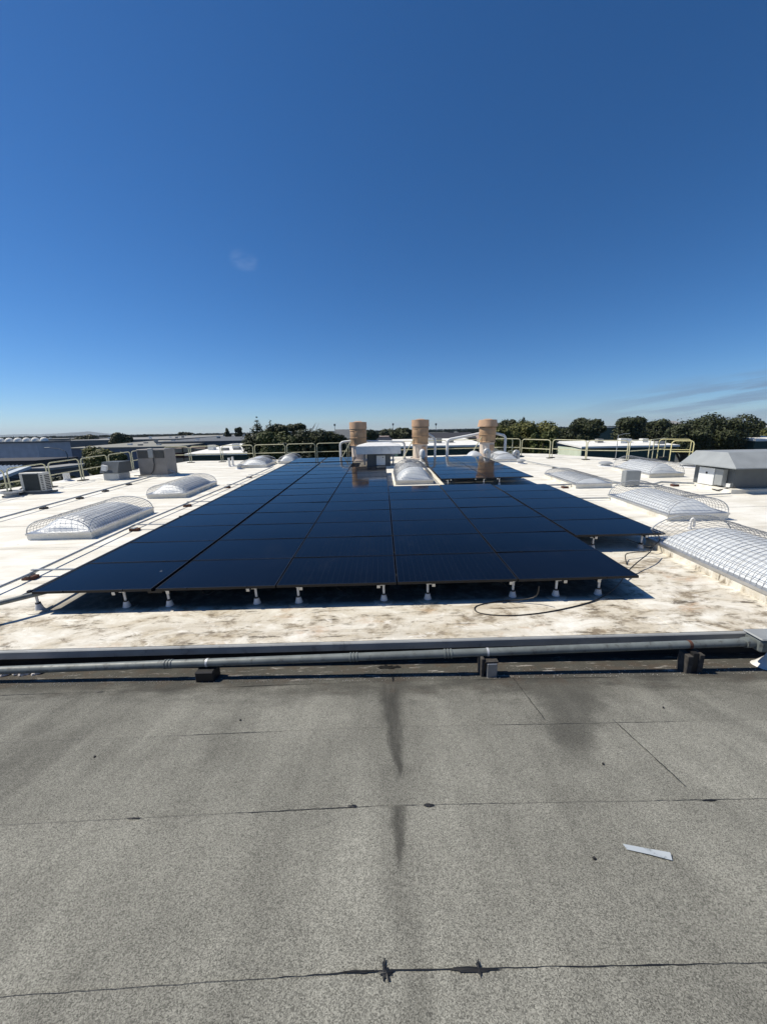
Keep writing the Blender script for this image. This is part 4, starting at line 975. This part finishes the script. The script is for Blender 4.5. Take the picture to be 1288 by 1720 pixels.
# ------------------------------------------------------------------ buildings beyond
def bmat(name, col, rough=.8): return plain(name, col, rough, 0, .1, .8)
BM = {k: bmat('wall_' + k, c_) for k, c_ in dict(lav=(.44, .45, .49), navy=(.045, .05, .065), blue=(.13, .16, .21), green=(.02, .055, .05), pale=(.60, .66, .50), white=(.78, .77, .72), grey=(.26, .26, .25), olive=(.25, .245, .21), pinkish=(.47, .36, .31), slate=(.11, .12, .13), tanr=(.36, .27, .19), roofblue=(.50, .56, .62), dark=(.03, .03, .035)).items()}
def building(label, u0, u1, vtop, Y, depth, wall='grey', roof='grey', over=.25, rise=0., windows=(), doors=(), domes=0, name='warehouse', gable=None, vents=0, parapet=0., slope=0.):
    a, b = atd(u0, vtop, Y), atd(u1, vtop, Y); x0, x1, H = a.x, b.x, (a.z + b.z) / 2
    t = thing(name, label, 'building', ((x0 + x1) / 2, Y, 0)); hw = (x1 - x0) / 2
    MB().box(-hw, hw, 0, depth, 0, H - .3).build('wall', BM[wall], t)
    rf = MB()
    if gable == 'x':
        z1 = H + rise; rf.add([(-hw - over, -over, H - .3), (hw + over, -over, H - .3), (hw + over, depth + over, H - .3), (-hw - over, depth + over, H - .3), (-hw - over, depth / 2, z1), (hw + over, depth / 2, z1)], [(0, 1, 5, 4), (2, 3, 4, 5), (0, 4, 3), (1, 2, 5), (0, 3, 2, 1)])
    elif gable == 'y':
        z1 = H + rise; rf.add([(-hw - over, -over, H - .3), (hw + over, -over, H - .3), (hw + over, depth + over, H - .3), (-hw - over, depth + over, H - .3), (0, -over, z1), (0, depth + over, z1)], [(0, 1, 4), (1, 2, 5, 4), (2, 3, 5), (3, 0, 4, 5), (0, 3, 2, 1)])
    else:
        rf.add([(-hw - over, -over, H - .3), (hw + over, -over, H - .3), (hw + over, depth + over, H - .3 + slope), (-hw - over, depth + over, H - .3 + slope), (-hw - over, -over, H), (hw + over, -over, H), (hw + over, depth + over, H + slope), (-hw - over, depth + over, H + slope)], [(0, 1, 5, 4), (1, 2, 6, 5), (2, 3, 7, 6), (3, 0, 4, 7), (4, 5, 6, 7), (0, 3, 2, 1)])
    ro = rf.build('roof', BM[roof], t)
    r2 = random.Random(int(u0 * 3 + Y))
    for k in range(domes):
        cx = -hw + (k + .5) * 2 * hw / domes; rr = min(1.6, hw / domes * .8)
        MB().lathe([(rr, -.02), (rr, .15), (rr * .85, .5), (rr * .5, .8), (.01, .9)], 10, (cx, depth * .35, H + slope * .35)).build('dome_light', BM['white'], ro, True)
    for k in range(vents):
        cx = r2.uniform(-hw * .85, hw * .85); cy = r2.uniform(.15, .8) * depth; zz = H + slope * cy / depth
        MB().box(cx - .5, cx + .5, cy - .5, cy + .5, zz - .02, zz + r2.uniform(.3, .9)).build('roof_vent', BM['white' if k % 2 else 'grey'], ro)
    for (p0, p1, z0, z1) in windows:
        w = MB().box(-hw + 2 * hw * p0, -hw + 2 * hw * p1, -.06, .02, H * z0, H * z1).build('window', BM['slate'], t)
        MB().box(-hw + 2 * hw * p0 - .1, -hw + 2 * hw * p1 + .1, -.12, -.061, H * z0 - .15, H * z0).build('sill', BM['grey'], w)
    for (p0, p1, z1) in doors: MB().box(-hw + 2 * hw * p0, -hw + 2 * hw * p1, -.05, .02, 0, H * z1).build('door', BM['slate'], t)
    return t
building('lavender grey warehouse wall with roof domes at far left', -120, 62, 743, 85, 9, 'lav', 'slate', domes=12, windows=[(.585, .655, .45, .62), (.75, .97, .40, .46)], doors=[(.3, .36, .4), (.42, .48, .4)])
building('low dark navy building in front of the lavender warehouse', -140, 60, 775, 60, 8, 'navy', 'dark')
t = building('low light blue corrugated roof building at lower left', -160, 0, 803, 38, 3.2, 'navy', 'roofblue', slope=.85)
ro = [c_ for c_ in t.children if c_.name.startswith('roof')][0]; a, b = atd(-160, 803, 38), atd(0, 803, 38); hw = (b.x - a.x) / 2; H_ = (a.z + b.z) / 2
for k in range(int(2 * hw / .45)):
    xx = -hw + k * .45; MB().add([(xx, -.2, H_ - .01), (xx + .2, -.2, H_ - .01), (xx + .14, -.2, H_ + .13), (xx + .06, -.2, H_ + .13), (xx, 3.4, H_ + .84), (xx + .2, 3.4, H_ + .84), (xx + .14, 3.4, H_ + .98), (xx + .06, 3.4, H_ + .98)], [(0, 4, 7, 3), (3, 7, 6, 2), (2, 6, 5, 1), (0, 3, 2, 1)]).build('rib', BM['roofblue'], ro)
building('grey end building beside the corrugated roof', 50, 84, 786, 46, 6, 'slate', 'grey')
building('long low warehouse with olive roof and white roof lights', 112, 300, 751, 105, 45, 'blue', 'olive', slope=1.0, vents=14, windows=[(.02, .3, .5, .62)], doors=[(.7, .76, .5)])
building('long slate warehouse behind the brown timber stacks', 262, 415, 741, 120, 60, 'slate', 'slate', slope=1.3, vents=6)
building('far white-roofed sheds on the left skyline', 95, 300, 738.5, 190, 50, 'slate', 'grey', slope=.6, vents=10)
building('far flat warehouse in front of the hills at left', -40, 120, 738, 230, 40, 'slate', 'grey', vents=6)
building('far long pale shed below the left skyline', 240, 420, 733, 260, 60, 'grey', 'olive', slope=.4, vents=4)
building('green-walled building with white roof left of the back clump', 318, 432, 761, 58, 18, 'green', 'white', slope=.9, vents=5, over=.5)
building('grey gable house left of the first tan stack', 560, 592, 735, 110, 14, 'slate', 'slate', gable='x', rise=2.4, name='house')
building('small pinkish flat building between left and middle stacks', 630, 662, 733, 150, 12, 'pinkish', 'pinkish', windows=[(.1, .25, .6, .8), (.4, .55, .6, .8)], name='house')
building('long dark gabled shed between middle and right stacks', 720, 800, 735, 130, 20, 'dark', 'dark', gable='x', rise=1.6)
building('white-roofed green building between middle and right stacks', 668, 812, 748, 62, 16, 'green', 'white', slope=.7, over=.5, vents=3)
t = building('white-roofed building with shade-dark green wall behind right rails', 978, 1136, 748.5, 62, 8.5, 'green', 'white', slope=.6, over=.3, vents=6)
wa = [q for q in t.children if q.name.startswith('wall')][0]; hw = max(v.co.x for v in wa.data.vertices); H_ = max(v.co.z for v in wa.data.vertices)
MB().box(-hw - .12, -hw - .01, .05, 8.45, 0, H_ - .02).build('lit_side_wall', BM['pale'], t)  # sunlit side painted pale, front wall dark as in shade
MB().box(-hw - .16, -hw - .13, 1.2, 4.2, H_ - 3.4, H_ - 2.2).build('painted_band', BM['roofblue'], t)
building('green-walled shed with white roof at right picture edge', 1268, 1330, 738, 70, 15, 'green', 'white', slope=1.2)
building('far white-roofed shed on the right skyline', 1258, 1320, 716, 210, 30, 'white', 'white', slope=.6)
building('far pale shed between the dark round trees at right', 1000, 1040, 717.5, 240, 12, 'green', 'white')
building('far white shed left of the round dark tree', 925, 962, 724, 200, 12, 'slate', 'white')
building('far grey house roof behind the right dark trees', 1118, 1150, 711, 170, 14, 'grey', 'grey', gable='x', rise=1.2, name='house')
r_ = random.Random(9)
for k in range(26):
    u = 60 + k * 47; Y = r_.choice((300, 380, 460, 560)); w = r_.uniform(18, 50)
    if 930 < u < 1290 and r_.random() < .3: continue
    vh = 733.5 - u * .0175 + (10.5 - r_.uniform(4.5, 7.5)) * FPX / Y
    building(f'distant low shed on the skyline, {ORD[k % 16]} from the left' if k < 16 else f'distant low shed on the skyline, {ORD[k - 16]} past the centre', u, u + w, vh, Y, 25, r_.choice(('grey', 'slate', 'white', 'olive', 'pinkish')), r_.choice(('grey', 'slate', 'olive', 'white')))
# timber stacks
for i, u in enumerate((297, 316, 335, 354)):
    p = atd(u, 752 - i % 2, 90); t = thing('timber_stack', f'brown timber stack before the slate warehouse, {ORD[i]} from left', 'timber stack', (p.x, 90, 0), 0, False, 'timber stacks')
    for j in range(6): MB().box(-1.4 + rnd.uniform(-.2, .2), 1.4 + rnd.uniform(-.2, .2), 0, 3, p.z / 6 * j, p.z / 6 * (j + .88)).build('bundle', BM['tanr'] if j % 2 else M['rustwood'], t)
# street lamp before the lavender wall and far masts
p = atd(112, 757, 66); t = thing('street_lamp', 'curved-arm street lamp before the lavender warehouse', 'street lamp', (p.x, 66, 0))
MB().tube([(0, 0, 0), (0, 0, p.z - .6), (-.2, 0, p.z - .1)], [.11, .09, .07], 8).build('pole', M['greymetal'], t, True)
MB().tube([(-.2, 0, p.z - .1), (-1.2, 0, p.z + .35), (-2.8, 0, p.z + .55)], .06, 6).build('arm', M['greymetal'], t, True); MB().box(-3.7, -2.7, -.15, .15, p.z + .47, p.z + .65).build('lamp_head', M['boxgrey'], t, bevel=.03)
for i, (u, v) in enumerate([(562, 712), (660, 711), (732, 711), (1276, 703)]):
    p = atd(u, v, 420); t = thing('far_mast', ['thin mast on the skyline left of first stack', 'thin mast on the skyline between left and middle stacks', 'thin mast on the skyline right of middle stack', 'thin mast on the skyline at far right'][i], 'mast', (p.x, 420, 0))
    MB().tube([(0, 0, 0), (0, 0, p.z)], .25, 6).build('pole', M['greymetal'], t); MB().box(-.9, .9, -.6, .6, p.z - 2.2, p.z).build('head', M['greymetal'], t, bevel=.1)

# ------------------------------------------------------------------ air
hz = MB().box(-16000, 16000, -300, 12000, -1.5, 190)
hm = bpy.data.materials.new('haze_air'); hm.use_nodes = True; nn = hm.node_tree.nodes
for q in list(nn): nn.remove(q)
ou = nn.new('ShaderNodeOutputMaterial'); pv = nn.new('ShaderNodeVolumePrincipled'); pv.inputs['Color'].default_value = (.72, .83, .97, 1); pv.inputs['Density'].default_value = 6e-5; pv.inputs['Anisotropy'].default_value = .2
hm.node_tree.links.new(pv.outputs[0], ou.inputs['Volume'])
ho = hz.build('haze', hm, kind='stuff')
